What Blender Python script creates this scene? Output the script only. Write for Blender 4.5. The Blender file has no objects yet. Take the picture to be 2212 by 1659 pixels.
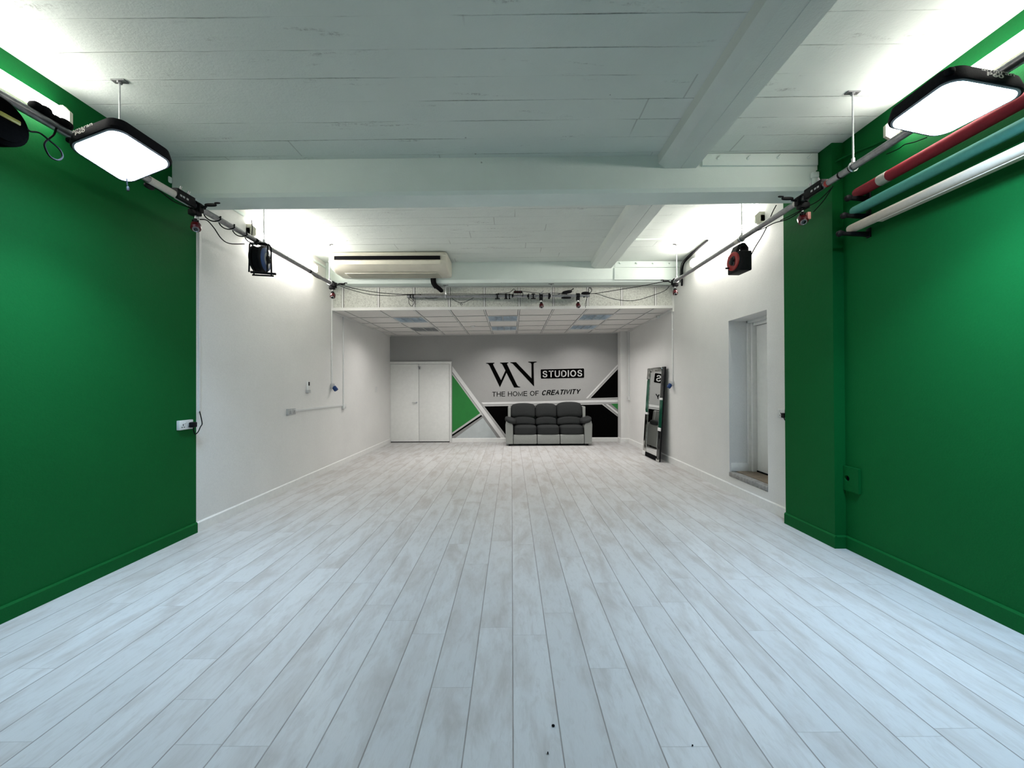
import bpy, bmesh, math, random
from math import sin, cos, pi, radians, sqrt, atan2
from mathutils import Vector, Matrix
random.seed(7)
SC = bpy.context.scene
COL = SC.collection
V = Vector

# ------------------------------------------------------------------ camera
F, CX, CY, H = 830.0, 1106.0, 829.5, 1.4
CR = (Matrix.Rotation(radians(-.07), 3, 'Z') @ Matrix.Rotation(pi/2+radians(.31), 3, 'X') @ Matrix.Rotation(radians(-.25), 3, 'Z'))
cd = bpy.data.cameras.new('camera'); cam = bpy.data.objects.new('camera', cd); COL.objects.link(cam)
cam.matrix_world = Matrix.Translation((0, 0, H)) @ CR.to_4x4()
cd.sensor_fit = 'HORIZONTAL'; cd.sensor_width = 36.0; cd.lens = F/2212*36.0; cd.clip_start = .05
SC.camera = cam
SC.view_settings.view_transform = 'Standard'; SC.view_settings.look = 'None'
SC.view_settings.gamma = 1.0; SC.view_settings.exposure = 0.0; SC.view_settings.use_curve_mapping = False

def at(px, py, X=None, Y=None, Z=None):
    """the point of a world plane that a pixel of the photograph looks at"""
    d = CR @ V(((px-CX)/F, (CY-py)/F, -1))
    t = X/d.x if X is not None else (Y/d.y if Y is not None else (Z-H)/d.z)
    return V((t*d.x, t*d.y, H+t*d.z))

# ------------------------------------------------------------------ materials
def srgb(r, g, b):
    f = lambda c: (c/255/12.92) if c/255 <= .04045 else ((c/255+.055)/1.055)**2.4
    return (f(r), f(g), f(b), 1)

class G:
    def __init__(s, name, rough=.5, metal=0.0, color=(.8, .8, .8, 1), spec=.5):
        s.m = bpy.data.materials.new(name); s.m.use_nodes = True
        s.t = s.m.node_tree; s.b = s.t.nodes['Principled BSDF']
        s.b.inputs['Roughness'].default_value = rough; s.b.inputs['Metallic'].default_value = metal
        s.b.inputs['Base Color'].default_value = color; s.b.inputs['Specular IOR Level'].default_value = spec
    def n(s, typ, **kw):
        nd = s.t.nodes.new(typ)
        for k, v in kw.items():
            setattr(nd, k, v)
        return nd
    def l(s, a, b): s.t.links.new(a, b)
    def pos(s, scale=(1, 1, 1), obj=False):
        g = s.n('ShaderNodeTexCoord').outputs['Object'] if obj else s.n('ShaderNodeNewGeometry').outputs['Position']
        mp = s.n('ShaderNodeVectorMath', operation='MULTIPLY'); s.l(g, mp.inputs[0]); mp.inputs[1].default_value = scale
        return mp.outputs[0]
    def math(s, op, a, b=None, c=None, clamp=False):
        nd = s.n('ShaderNodeMath', operation=op); nd.use_clamp = clamp
        for i, x in enumerate((a, b, c)):
            if x is None: continue
            if isinstance(x, (int, float)): nd.inputs[i].default_value = x
            else: s.l(x, nd.inputs[i])
        return nd.outputs[0]
    def noise(s, vec, scale=5, detail=3, rough=.5, dist=0):
        nd = s.n('ShaderNodeTexNoise'); s.l(vec, nd.inputs['Vector'])
        nd.inputs['Scale'].default_value = scale; nd.inputs['Detail'].default_value = detail
        nd.inputs['Roughness'].default_value = rough; nd.inputs['Distortion'].default_value = dist
        return nd.outputs['Fac']
    def ramp(s, fac, stops):
        nd = s.n('ShaderNodeValToRGB'); s.l(fac, nd.inputs[0]); e = nd.color_ramp.elements
        while len(e) < len(stops): e.new(.5)
        for i, (p, c) in enumerate(stops):
            e[i].position = p; e[i].color = c if isinstance(c, tuple) else (c, c, c, 1)
        return nd.outputs[0]
    def mix(s, fac, a, b, mode='MIX'):
        nd = s.n('ShaderNodeMix', data_type='RGBA', blend_type=mode)
        if isinstance(fac, (int, float)): nd.inputs[0].default_value = fac
        else: s.l(fac, nd.inputs[0])
        for i, x in ((6, a), (7, b)):
            if isinstance(x, tuple): nd.inputs[i].default_value = x
            else: s.l(x, nd.inputs[i])
        return nd.outputs[2]
    def color(s, c): s.l(c, s.b.inputs['Base Color']) if not isinstance(c, tuple) else None; return s
    def bump(s, h, strength=.3, dist=.01):
        nd = s.n('ShaderNodeBump'); nd.inputs['Strength'].default_value = strength
        nd.inputs['Distance'].default_value = dist; s.l(h, nd.inputs['Height']); s.l(nd.outputs[0], s.b.inputs['Normal'])

def speck(name, col, rough=.5, metal=0.0, amt=.12, scale=60, bump=0.0, spec=.5, bd=.002):
    """a painted / plastic / cloth surface with fine procedural variation"""
    g = G(name, rough, metal, col, spec)
    f = g.noise(g.pos(obj=True), scale, 3, .6)
    lo = tuple(c*(1-amt) for c in col[:3])+(1,); hi = tuple(min(1, c*(1+amt)) for c in col[:3])+(1,)
    g.color(g.ramp(f, [(.3, lo), (.7, hi)]))
    if bump: g.bump(g.noise(g.pos(obj=True), scale*2, 2, .5), bump, bd)
    return g.m

def emis(name, col, strength):
    m = bpy.data.materials.new(name); m.use_nodes = True; t = m.node_tree
    t.nodes.remove(t.nodes['Principled BSDF']); e = t.nodes.new('ShaderNodeEmission')
    e.inputs[0].default_value = col; e.inputs[1].default_value = strength
    t.links.new(e.outputs[0], t.nodes['Material Output'].inputs[0]); return m

def mat_wall(name, col, dark=.93, spec=.3):
    g = G(name, .62, 0, col, spec); p = g.pos()
    big = g.noise(p, 1.1, 3, .6); fine = g.noise(p, 90, 3, .7); mid = g.noise(p, 9, 4, .6)
    c = g.ramp(big, [(.3, tuple(x*dark for x in col[:3])+(1,)), (.7, col)])
    c = g.mix(g.math('MULTIPLY', g.ramp(fine, [(.35, 0.0), (.65, 1.0)]), .07), c, (0, 0, 0, 1))
    g.color(c)
    g.bump(g.math('ADD', g.math('MULTIPLY', fine, .5), mid), .35, .006)
    return g.m

def mat_floor():
    g = G('whitewashed_plank_laminate', .42, 0, (.7, .7, .7, 1), .45)
    sx = g.n('ShaderNodeSeparateXYZ'); g.l(g.n('ShaderNodeNewGeometry').outputs['Position'], sx.inputs[0])
    X, Y = sx.outputs[0], sx.outputs[1]; W, L = .19, 1.24
    u = g.math('DIVIDE', X, W); iu = g.math('FLOOR', u); fu = g.math('SUBTRACT', u, iu)
    wn = g.n('ShaderNodeTexWhiteNoise', noise_dimensions='1D'); g.l(iu, wn.inputs['W'])
    v = g.math('ADD', g.math('DIVIDE', Y, L), g.math('MULTIPLY', wn.outputs[0], 7.3)); iv = g.math('FLOOR', v); fv = g.math('SUBTRACT', v, iv)
    cx = g.n('ShaderNodeCombineXYZ'); g.l(iu, cx.inputs[0]); g.l(iv, cx.inputs[1])
    w2 = g.n('ShaderNodeTexWhiteNoise', noise_dimensions='3D'); g.l(cx.outputs[0], w2.inputs[0])
    # coordinates shifted per plank so the grain breaks at joints
    off = g.n('ShaderNodeVectorMath', operation='MULTIPLY_ADD'); g.l(w2.outputs['Color'], off.inputs[0]); off.inputs[1].default_value = (9, 9, 9)
    st = g.pos((1, .28, 1)); g.l(st, off.inputs[2])
    grain = g.noise(off.outputs[0], 34, 5, .65, .6); blot = g.noise(off.outputs[0], 7.5, 5, .6, .4); fine = g.noise(g.pos((1, .12, 1)), 260, 3, .6)
    base = g.mix(w2.outputs[0], (.50, .50, .495, 1), (.55, .55, .545, 1))
    base = g.mix(g.ramp(blot, [(.46, 0.0), (.68, .75)]), base, (.375, .345, .32, 1))
    base = g.mix(g.ramp(grain, [(.50, 0.0), (.72, .45)]), base, (.36, .335, .315, 1))
    base = g.mix(g.ramp(fine, [(.40, 0.0), (.75, .14)]), base, (.33, .32, .31, 1))
    eu = g.math('MINIMUM', fu, g.math('SUBTRACT', 1.0, fu)); ev = g.math('MINIMUM', fv, g.math('SUBTRACT', 1.0, fv))
    su = g.math('SUBTRACT', 1.0, g.math('POWER', g.math('DIVIDE', eu, .020, clamp=True), 1.6), clamp=True)
    sv = g.math('MULTIPLY', g.math('SUBTRACT', 1.0, g.math('DIVIDE', ev, .0022, clamp=True), clamp=True), .42)
    seam = g.math('MAXIMUM', su, sv)
    wob = g.ramp(g.noise(g.pos(), 5, 3, .6), [(.3, .70), (.7, 1.0)])
    base = g.mix(g.math('MULTIPLY', seam, wob), base, (.15, .125, .11, 1))
    g.color(base)
    g.l(g.ramp(blot, [(.3, .40), (.8, .55)]), g.b.inputs['Roughness'])
    g.bump(g.math('SUBTRACT', g.math('MULTIPLY', grain, .15), seam), .35, .002)
    return g.m

def mat_concrete(name, col, lines=True, axis='Y'):
    g = G(name, .75, 0, col, .25); p = g.pos()
    sx = g.n('ShaderNodeSeparateXYZ'); g.l(p, sx.inputs[0])
    fine = g.noise(p, 70, 4, .7); mid = g.noise(p, 6, 4, .6); h = g.math('ADD', g.math('MULTIPLY', fine, .25), g.math('MULTIPLY', mid, .6))
    c = g.ramp(g.noise(p, 1.6, 4, .6), [(.3, tuple(x*.92 for x in col[:3])+(1,)), (.7, col)])
    # chips and nail holes
    vo = g.n('ShaderNodeTexVoronoi'); g.l(p, vo.inputs['Vector']); vo.inputs['Scale'].default_value = 5.5
    hole = g.math('LESS_THAN', vo.outputs['Distance'], g.math('MULTIPLY', g.ramp(g.noise(p, 1.3, 2), [(.5, 0.0), (.7, 1.0)]), .045))
    c = g.mix(g.math('MULTIPLY', hole, .55), c, (.10, .10, .095, 1))
    if lines:
        t = g.math('ADD', sx.outputs[1], g.math('MULTIPLY', g.noise(p, 3, 3, .6), .012)); t = g.math('DIVIDE', t, .213)
        it = g.math('FLOOR', t); ft = g.math('SUBTRACT', t, it)
        e = g.math('MINIMUM', ft, g.math('SUBTRACT', 1.0, ft))
        ln = g.math('SUBTRACT', 1.0, g.math('DIVIDE', e, .022, clamp=True), clamp=True)
        patch = g.ramp(g.noise(g.pos((.5, 1.5, 1)), 2.0, 4, .65), [(.42, .05), (.66, 1.0)])
        rough_ = g.ramp(g.noise(p, 28, 5, .75), [(.40, .15), (.62, 1.0)])
        ln2 = g.math('MULTIPLY', ln, patch)
        c = g.mix(g.math('MULTIPLY', g.math('MULTIPLY', ln2, rough_), .80), c, (.13, .13, .12, 1))
        wb = g.n('ShaderNodeTexWhiteNoise', noise_dimensions='1D'); g.l(it, wb.inputs['W'])
        h = g.math('ADD', g.math('SUBTRACT', h, g.math('MULTIPLY', ln2, 1.0)), g.math('MULTIPLY', wb.outputs[0], .9))
        # board ends
        xx = g.math('ADD', g.math('DIVIDE', sx.outputs[0], 1.9), g.math('MULTIPLY', wb.outputs[0], 3.1)); fx = g.math('FRACT', xx)
        le = g.math('MULTIPLY', g.math('LESS_THAN', fx, .006), g.ramp(g.noise(p, .9, 2), [(.5, 0.0), (.56, 1.0)])); c = g.mix(g.math('MULTIPLY', le, .35), c, (.15, .15, .14, 1))
        sm = g.math('MULTIPLY', g.ramp(g.noise(g.pos((.35, 2.2, 1)), 4.5, 5, .7), [(.60, 0.0), (.68, 1.0)]), g.ramp(g.noise(p, 45, 5, .8), [(.45, 0.0), (.60, 1.0)])); c = g.mix(g.math('MULTIPLY', sm, .60), c, (.2, .2, .19, 1))
    g.color(c); g.bump(h, .8, .010)
    return g.m

M = {}
M['floor'] = mat_floor()
M['white'] = mat_wall('white_wall_paint', (.77, .765, .745, 1))
M['green'] = mat_wall('chroma_green_paint', (.0018, .100, .021, 1), spec=.10)
M['grey'] = mat_wall('grey_wall_paint', (.385, .385, .375, 1))
M['ceil'] = mat_concrete('painted_board_marked_concrete', (.67, .72, .675, 1))
M['beam'] = mat_concrete('painted_concrete_beam', (.76, .84, .79, 1), lines=False)
M['longbeam'] = mat_concrete('painted_longitudinal_beam', (.62, .67, .63, 1), lines=False)
M['skirt'] = speck('white_gloss_skirting', (.76, .76, .74, 1), .35, amt=.04, scale=20)
M['door'] = speck('white_door_paint', (.82, .825, .80, 1), .45, amt=.03, scale=15, bump=.1)
M['tile'] = None
M['bar'] = speck('white_ceiling_grid_metal', (.66, .66, .64, 1), .4, amt=.03)
M['blackp'] = speck('black_plastic', (.005, .005, .006, 1), .55, amt=.3, scale=40, spec=.15)
M['rubber'] = speck('black_rubber_cable', (.005, .005, .006, 1), .75, amt=.3, scale=80, spec=.10)
M['blackpaint'] = speck('black_mural_paint', (.0015, .0015, .0015, 1), .9, amt=.2, scale=30, spec=.02)
M['steel'] = speck('galvanised_steel', (.30, .30, .31, 1), .42, .85, amt=.2, scale=30)
M['chrome'] = speck('bright_zinc_steel', (.62, .62, .64, 1), .28, .95, amt=.1, scale=30)
M['cream'] = speck('cream_plastic', (.62, .60, .50, 1), .4, amt=.04, scale=20)
M['accream'] = speck('aged_cream_plastic', (.56, .54, .45, 1), .35, amt=.06, scale=6)
M['wplast'] = speck('white_plastic', (.66, .67, .66, 1), .35, amt=.03)
M['gplast'] = speck('grey_plastic', (.42, .43, .43, 1), .4, amt=.05)
M['dkgrey'] = speck('dark_grey_plastic', (.05, .05, .052, 1), .5, amt=.1, spec=.2)
M['matte'] = speck('matte_black_plastic', (.004, .004, .004, 1), .95, amt=.2, spec=.0)
M['blue'] = speck('blue_plastic', (.004, .030, .12, 1), .55, amt=.08, spec=.3)
M['dkblue'] = speck('dark_blue_plastic', (.03, .07, .20, 1), .35, amt=.08)
M['dkred'] = speck('dark_red_metal', (.075, .003, .006, 1), .35, .2, amt=.15)
M['redp'] = speck('red_plastic', (.30, .015, .015, 1), .35, amt=.1)
M['yellow'] = speck('yellow_plastic', (.35, .33, .06, 1), .4, amt=.1)
M['tapew'] = speck('pale_tape', (.55, .52, .47, 1), .5, amt=.06)
M['redpaper'] = speck('red_backdrop_paper', (.33, .012, .028, 1), .7, amt=.06, scale=50, bump=.1)
M['tealpaper'] = speck('teal_backdrop_paper', (.065, .30, .25, 1), .7, amt=.05, scale=50, bump=.1)
M['whitepaper'] = speck('off_white_backdrop_paper', (.47, .41, .33, 1), .7, amt=.04, scale=50, bump=.1)
M['sofad'] = speck('charcoal_sofa_fabric', (.024, .026, .026, 1), .9, amt=.25, scale=150, bump=.5, spec=.25)
M['sofag'] = speck('light_grey_sofa_fabric', (.26, .27, .255, 1), .85, amt=.15, scale=150, bump=.4, spec=.25)
M['mgreen'] = speck('green_mural_paint', (.010, .19, .028, 1), .55, amt=.06, scale=8)
M['mwhite'] = speck('white_mural_paint', (.70, .70, .69, 1), .5, amt=.03, scale=8)
M['mlight'] = speck('pale_blue_grey_mural_paint', (.46, .50, .505, 1), .55, amt=.06, scale=6)
M['mlgrey'] = speck('light_grey_mural_paint', (.50, .50, .49, 1), .55, amt=.04, scale=8)
M['mdgrey'] = speck('mid_grey_mural_paint', (.25, .25, .245, 1), .55, amt=.04, scale=8)
M['oak'] = speck('worn_brown_lino', (.20, .155, .11, 1), .5, amt=.25, scale=14)
M['stone'] = speck('grey_stone_step', (.25, .245, .235, 1), .7, amt=.3, scale=25, bump=.4, bd=.006)
M['dark'] = speck('dark_gap', (.006, .006, .007, 1), .9, amt=.1, spec=.05)
M['lens'] = speck('black_glass_lens', (.004, .004, .005, 1), .08, amt=.1)
M['fabblack'] = speck('black_softbox_fabric', (.006, .0055, .008, 1), .8, amt=.3, scale=80, bump=.3, spec=.12)
M['greytrim'] = speck('silver_grey_trim', (.33, .34, .40, 1), .5, amt=.05)
M['mirror'] = G('mirror_silver', .015, 1.0, (.86, .88, .87, 1)).m
M['smoke'] = speck('dark_grey_mirror_strip', (.085, .088, .088, 1), .12, .9, amt=.08, scale=10)  # dark grey base colour under a near-mirror finish
M['gstrip'] = speck('dark_green_mirror_strip', (.008, .115, .065, 1), .15, .55, amt=.08, scale=10)  # dark green base colour, glossy and partly metallic
M['silverglass'] = speck('clear_bevelled_mirror_glass', (.62, .62, .58, 1), .1, 1.0, amt=.25, scale=25)
M['louvre'] = speck('aluminium_louvre', (.50, .55, .58, 1), .3, .6, amt=.2, scale=12)
M['tube'] = emis('fluorescent_tube_glow', (1.0, .97, .93, 1), 30)
M['batten'] = emis('lit_batten_diffuser', (1.0, .95, .89, 1), 33)
M['batten_near'] = emis('lit_batten_diffuser_near', (1.0, .965, .91, 1), 16)
M['soft'] = emis('lit_softbox_diffuser', (.50, .73, 1.0, 1), 40)
M['soft_dim'] = emis('dimmer_softbox_diffuser', (.50, .73, 1.0, 1), 22)
M['dim'] = emis('dim_troffer_reflector_glow', (.84, .92, 1.0, 1), .36)

def mat_tile(name, col, pit):
    g = G(name, .9, 0, col, .2); p = g.pos()
    f = g.noise(p, 42, 4, .75, .8); q = g.ramp(f, [(.46, 0.0), (.62, 1.0)])
    g.color(g.mix(g.math('MULTIPLY', q, pit), g.ramp(g.noise(p, 1.7, 3), [(.3, tuple(x*.94 for x in col[:3])+(1,)), (.7, col)]), (.30, .30, .27, 1)))
    g.bump(g.math('SUBTRACT', 0.0, q), .35, .003); return g.m
M['tile'] = mat_tile('mineral_ceiling_tile', (.76, .74, .71, 1), .10)
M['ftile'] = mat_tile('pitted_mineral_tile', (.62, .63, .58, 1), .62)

# ------------------------------------------------------------------ mesh building
class MB:
    def __init__(s): s.bm = bmesh.new(); s.mats = []; s.cur = 0
    def mat(s, m):
        if m not in s.mats: s.mats.append(m)
        s.cur = s.mats.index(m); return s
    def face(s, vs):
        try: f = s.bm.faces.new(vs); f.material_index = s.cur; return f
        except ValueError: return None
    def vs(s, pts): return [s.bm.verts.new(p) for p in pts]
    def quad(s, *pts): s.face(s.vs(pts)); return s
    def hexa(s, p):      # 8 points: bottom ring 0-3 then top ring 4-7
        v = s.vs(p)
        for q in ((3, 2, 1, 0), (4, 5, 6, 7), (0, 1, 5, 4), (1, 2, 6, 5), (2, 3, 7, 6), (3, 0, 4, 7)): s.face([v[i] for i in q])
        return s
    def box(s, a, b, bev=0, seg=2, mtx=None):
        t = bmesh.new(); bmesh.ops.create_cube(t, size=1)
        a, b = V(a), V(b); c = (a+b)/2; d = b-a
        for v in t.verts: v.co = V((v.co.x*abs(d.x), v.co.y*abs(d.y), v.co.z*abs(d.z)))+c
        if bev: bmesh.ops.bevel(t, geom=t.edges[:]+t.verts[:], offset=bev, segments=seg, profile=.5, affect='EDGES')
        return s.merge(t, mtx)
    def merge(s, t, mtx=None):
        mp = {}
        for v in t.verts: mp[v] = s.bm.verts.new(mtx @ v.co if mtx else v.co)
        for f in t.faces: s.face([mp[v] for v in f.verts])
        t.free(); return s
    def cyl(s, p0, p1, r, seg=20, r2=None, cap=True):
        p0, p1 = V(p0), V(p1); d = (p1-p0).normalized(); a = d.orthogonal().normalized(); b = d.cross(a)
        r2 = r if r2 is None else r2
        ring = lambda p, rr: s.vs([p+rr*(a*cos(2*pi*i/seg)+b*sin(2*pi*i/seg)) for i in range(seg)])
        A, B = ring(p0, r), ring(p1, r2)
        for i in range(seg): s.face([A[i], A[(i+1) % seg], B[(i+1) % seg], B[i]])
        if cap: s.face(A[::-1]); s.face(B)
        return s
    def lathe(s, p0, axis, prof, seg=28):    # prof: (distance along axis, radius)
        p0, d = V(p0), V(axis).normalized(); a = d.orthogonal().normalized(); b = d.cross(a); rings = []
        for h, r in prof: rings.append(s.vs([p0+d*h+max(r, 1e-5)*(a*cos(2*pi*i/seg)+b*sin(2*pi*i/seg)) for i in range(seg)]))
        for A, B in zip(rings, rings[1:]):
            for i in range(seg): s.face([A[i], A[(i+1) % seg], B[(i+1) % seg], B[i]])
        s.face(rings[0][::-1]); s.face(rings[-1]); return s
    def tube(s, pts, r, seg=8, smooth=True, sub=6):
        pts = [V(p) for p in pts]
        if smooth and len(pts) > 2: pts = spline(pts, sub)
        rings = []; a = None
        for i, p in enumerate(pts):
            d = (pts[min(i+1, len(pts)-1)]-pts[max(i-1, 0)])
            d = d.normalized() if d.length > 1e-9 else V((0, 0, 1))
            a = (d.orthogonal() if a is None else a-d*a.dot(d)); a.normalize(); b = d.cross(a)
            rings.append(s.vs([p+r*(a*cos(2*pi*k/seg)+b*sin(2*pi*k/seg)) for k in range(seg)]))
        for A, B in zip(rings, rings[1:]):
            for k in range(seg): s.face([A[k], A[(k+1) % seg], B[(k+1) % seg], B[k]])
        s.face(rings[0][::-1]); s.face(rings[-1]); return s
    def prism(s, poly, off):                 # poly: 3-D points, off: extrusion vector
        off = V(off); A = s.vs(poly); B = s.vs([V(p)+off for p in poly]); n = len(A)
        s.face(A[::-1]); s.face(B)
        for i in range(n): s.face([A[i], A[(i+1) % n], B[(i+1) % n], B[i]])
        return s
    def pillow(s, c, size, n=5, res=10, fn=None, mtx=None):
        t = bmesh.new(); bmesh.ops.create_cube(t, size=2)
        bmesh.ops.subdivide_edges(t, edges=t.edges[:], cuts=res, use_grid_fill=True)
        for v in t.verts:
            p = v.co; k = (abs(p.x)**n+abs(p.y)**n+abs(p.z)**n)**(1/n); q = p/k
            if fn: q = fn(q)
            v.co = V((q.x*size[0]/2, q.y*size[1]/2, q.z*size[2]/2))+V(c)
        return s.merge(t, mtx)
    def build(s, name, m=None, parent=None, angle=35, local=True):
        me = bpy.data.meshes.new(name); bm = s.bm
        bmesh.ops.recalc_face_normals(bm, faces=bm.faces[:])
        bm.to_mesh(me); bm.free()
        for x in (s.mats or [m]): me.materials.append(x)
        me.shade_smooth(); me.set_sharp_from_angle(angle=radians(angle))
        o = bpy.data.objects.new(name, me); COL.objects.link(o)
        if parent:
            o.parent = parent
            root = parent; off = V((0, 0, 0))
            if local:                        # geometry was written in world space: undo the parents' placement
                mw = Matrix.Identity(4)
                while root: mw = root.matrix_basis @ mw; root = root.parent
                me.transform(mw.inverted())
        return o

def spline(p, n):
    q = [p[0]]+p+[p[-1]]; out = []
    for i in range(1, len(q)-2):
        a, b, c, d = q[i-1], q[i], q[i+1], q[i+2]
        for k in range(n):
            t = k/n; out.append(.5*((2*b)+(-a+c)*t+(2*a-5*b+4*c-d)*t*t+(-a+3*b-3*c+d)*t**3))
    out.append(p[-1]); return out

def thing(name, label, cat, loc=(0, 0, 0), group=None, rz=0):
    o = bpy.data.objects.new(name, None); COL.objects.link(o); o.empty_display_size = .1
    o.location = loc; o.rotation_euler = (0, 0, rz); o['label'] = label; o['category'] = cat
    if group: o['group'] = group
    return o
def tag(o, label, cat, group=None):
    o['label'] = label; o['category'] = cat
    if group: o['group'] = group
    # move the origin to the thing itself
    me = o.data; c = sum((v.co for v in me.vertices), V())/len(me.vertices); c.z = min(v.co.z for v in me.vertices)
    me.transform(Matrix.Translation(-c)); o.location = c
    return o
def struct(o): o['kind'] = 'structure'; return o
def copy_tree(o, loc, label, rz=None, group=None):
    def rec(x, par):
        c = x.copy(); COL.objects.link(c); c.parent = par
        for ch in x.children: rec(ch, c)
        return c
    r = rec(o, None); r.location = loc; r['label'] = label
    if rz is not None: r.rotation_euler = (0, 0, rz)
    if group: r['group'] = group
    return r
bx = lambda a, b, m, name, parent=None, bev=0, seg=2: MB().box(a, b, bev, seg).build(name, m, parent)

# ------------------------------------------------------------------ room shell
XL, XR, YB, YF, TOP = -3.05, 2.865, 9.65, -2.6, 3.62
zc = lambda x: 3.465+.008*x
yf = lambda x: 6.64+.04*x                                   # line of the tiled bulkhead
def zs(x, y):                                               # suspended ceiling height
    t = (y-6.6)/3.05; return (2.733+.0115*x)*(1-t)+(2.705+.008*x)*t

struct(bx((XL-.3, YF-.3, -.12), (XR+.3, YB+.3, 0), M['floor'], 'floor'))

w = MB()                                                    # left wall: green bay then white
w.mat(M['green']).box((XL-.22, YF, 0), (XL, 3.72, TOP)); w.mat(M['white']).box((XL-.22, 3.72, 0), (XL, YB+.2, TOP))
struct(w.build('wall_left'))
w = MB()                                                    # right wall with green pilaster and the doorway
w.mat(M['green']).box((XR, YF, 0), (XR+.5, 3.30, TOP)); w.box((2.77, 3.30, 0), (XR+.5, 3.893, TOP))
w.mat(M['white']).box((XR, 3.893, 0), (XR+.5, 4.30, TOP)); w.box((XR, 5.06, 0), (XR+.5, YB+.2, TOP))
w.box((XR, 4.30, 2.245), (XR+.5, 5.06, TOP)); w.box((XR, 4.30, 0), (XR+.5, 5.06, .20))
w.box((2.672, 9.40, 0), (XR, YB, 2.78))                     # boxed corner pier at the back
struct(w.build('wall_right'))
struct(bx((XL, YB, 0), (XR, YB+.2, TOP), M['grey'], 'wall_back'))
struct(bx((XL-.2, YF-.2, 0), (XR+.4, YF, TOP), M['white'], 'wall_front'))
c = MB(); c.hexa([(XL-.1, YF, zc(XL)), (XR+.1, YF, zc(XR)), (XR+.1, 6.95, zc(XR)), (XL-.1, 6.95, zc(XL)),
                  (XL-.1, YF, TOP), (XR+.1, YF, TOP), (XR+.1, 6.95, TOP), (XL-.1, 6.95, TOP)])
struct(c.build('ceiling', M['ceil']))

def beam_x(name, yfn, wdt, zb, ch):                         # transverse beam with a chamfered lower edge
    m = MB(); xs = (XL, XR)
    def prof(x):
        y = yfn(x); t = .008*x
        return [(x, y, zc(x)+.02), (x, y, zb+ch+t), (x, y+ch*.7, zb+t), (x, y+wdt-ch*.5, zb+t), (x, y+wdt, zb+ch*.6+t), (x, y+wdt, zc(x)+.02)]
    N = 24; R = [m.vs(prof(xs[0]+(xs[1]-xs[0])*i/N)) for i in range(N+1)]
    for A, B in zip(R, R[1:]):
        for i in range(6): m.face([A[i], A[(i+1) % 6], B[(i+1) % 6], B[i]])
    m.face(R[0][::-1]); m.face(R[-1]); return m.build(name, M['beam'], angle=20)
struct(beam_x('trim_1', lambda x: 3.455, .27, 3.138, .030))
struct(beam_x('trim_2', lambda x: 6.375+.02*x, .26, 3.125, .045))

def beam_y(name, y0, y1):                                   # longitudinal beam
    m = MB()
    P = lambda y: [(1.325, y, 3.50), (1.335, y, 3.40), (1.40, y, 3.357), (1.525, y, 3.357), (1.53, y, 3.361), (1.535, y, 3.357), (1.672, y, 3.360), (1.675, y, 3.50)]
    A, B = m.vs(P(y0)), m.vs(P(y1))
    for i in range(8): m.face([A[i], A[(i+1) % 8], B[(i+1) % 8], B[i]])
    m.face(A[::-1]); m.face(B); return m.build(name, M['longbeam'], angle=20)
struct(beam_y('trim_3', YF, 3.455)); struct(beam_y('trim_4', 3.725, 6.40))

# timber plates on the beams, right of the long beam
def plate(name, x0, x1, y, z0, z1, d=.022):
    o = bx((x0, y-d, z0), (x1, y+.004, z1), M['beam'], name, bev=.003); return struct(o)
pl = plate('trim_5', 1.722, 2.76, 3.455, 3.372, 3.478)
for i, px in enumerate((1551, 1616, 1681, 1747)):
    p = at(px, 342 if i < 2 else 340, Y=3.43); b = MB(); b.lathe(p+V((0, .012, 0)), (0, -1, 0), [(0, .013), (.012, .014), (.02, .006)], 10)
    b.cyl(p+V((0, 0, .0)), p+V((.018, -.01, .022)), .006, 8); b.build('bolt', M['beam'], pl)
pl2 = plate('trim_6', 1.735, 2.862, 6.42, 3.375, 3.478); plate('trim_7', 1.72, 2.862, 6.42, 3.165, 3.366, .03)
for px in (1340, 1376, 1411, 1447):
    p = at(px, 568, Y=6.38); MB().lathe(p+V((0, .02, 0)), (0, -1, 0), [(0, .016), (.03, .014)], 10).build('bolt', M['beam'], pl2)

# bulkhead + suspended ceiling as cells with a metal grid
gx = [XL]+[-.464+.6*k for k in range(-4, 6)]+[XR]; gx = sorted(x for x in gx if XL-.001 <= x <= XR+.001)
gy = [None, 7.22, 7.82, 8.42, 9.02, 9.62, YB]
LIT = [(0, 1), (0, 3)]
lights = {}
for row, (a, b) in enumerate(((7.22, 7.82), (8.42, 9.02))):
    for xc in (-1.964, -.164, 1.636): lights[(round(xc, 3), a)] = (row, xc)
t = MB(); t.mat(M['tile'])
cells = []
for i in range(len(gx)-1):
    x0, x1 = gx[i], gx[i+1]
    for j in range(len(gy)-1):
        y0a, y0b = (yf(x0), yf(x1)) if j == 0 else (gy[j], gy[j]); y1 = gy[j+1]
        xm = (x0+x1)/2
        if j > 0 and (round(xm, 3), gy[j]) in lights: cells.append((x0, x1, gy[j], y1, lights[(round(xm, 3), gy[j])])); continue
        t.quad((x0, y0a, zs(x0, y0a)), (x1, y0b, zs(x1, y0b)), (x1, y1, zs(x1, y1)), (x0, y1, zs(x0, y1)))
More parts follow.
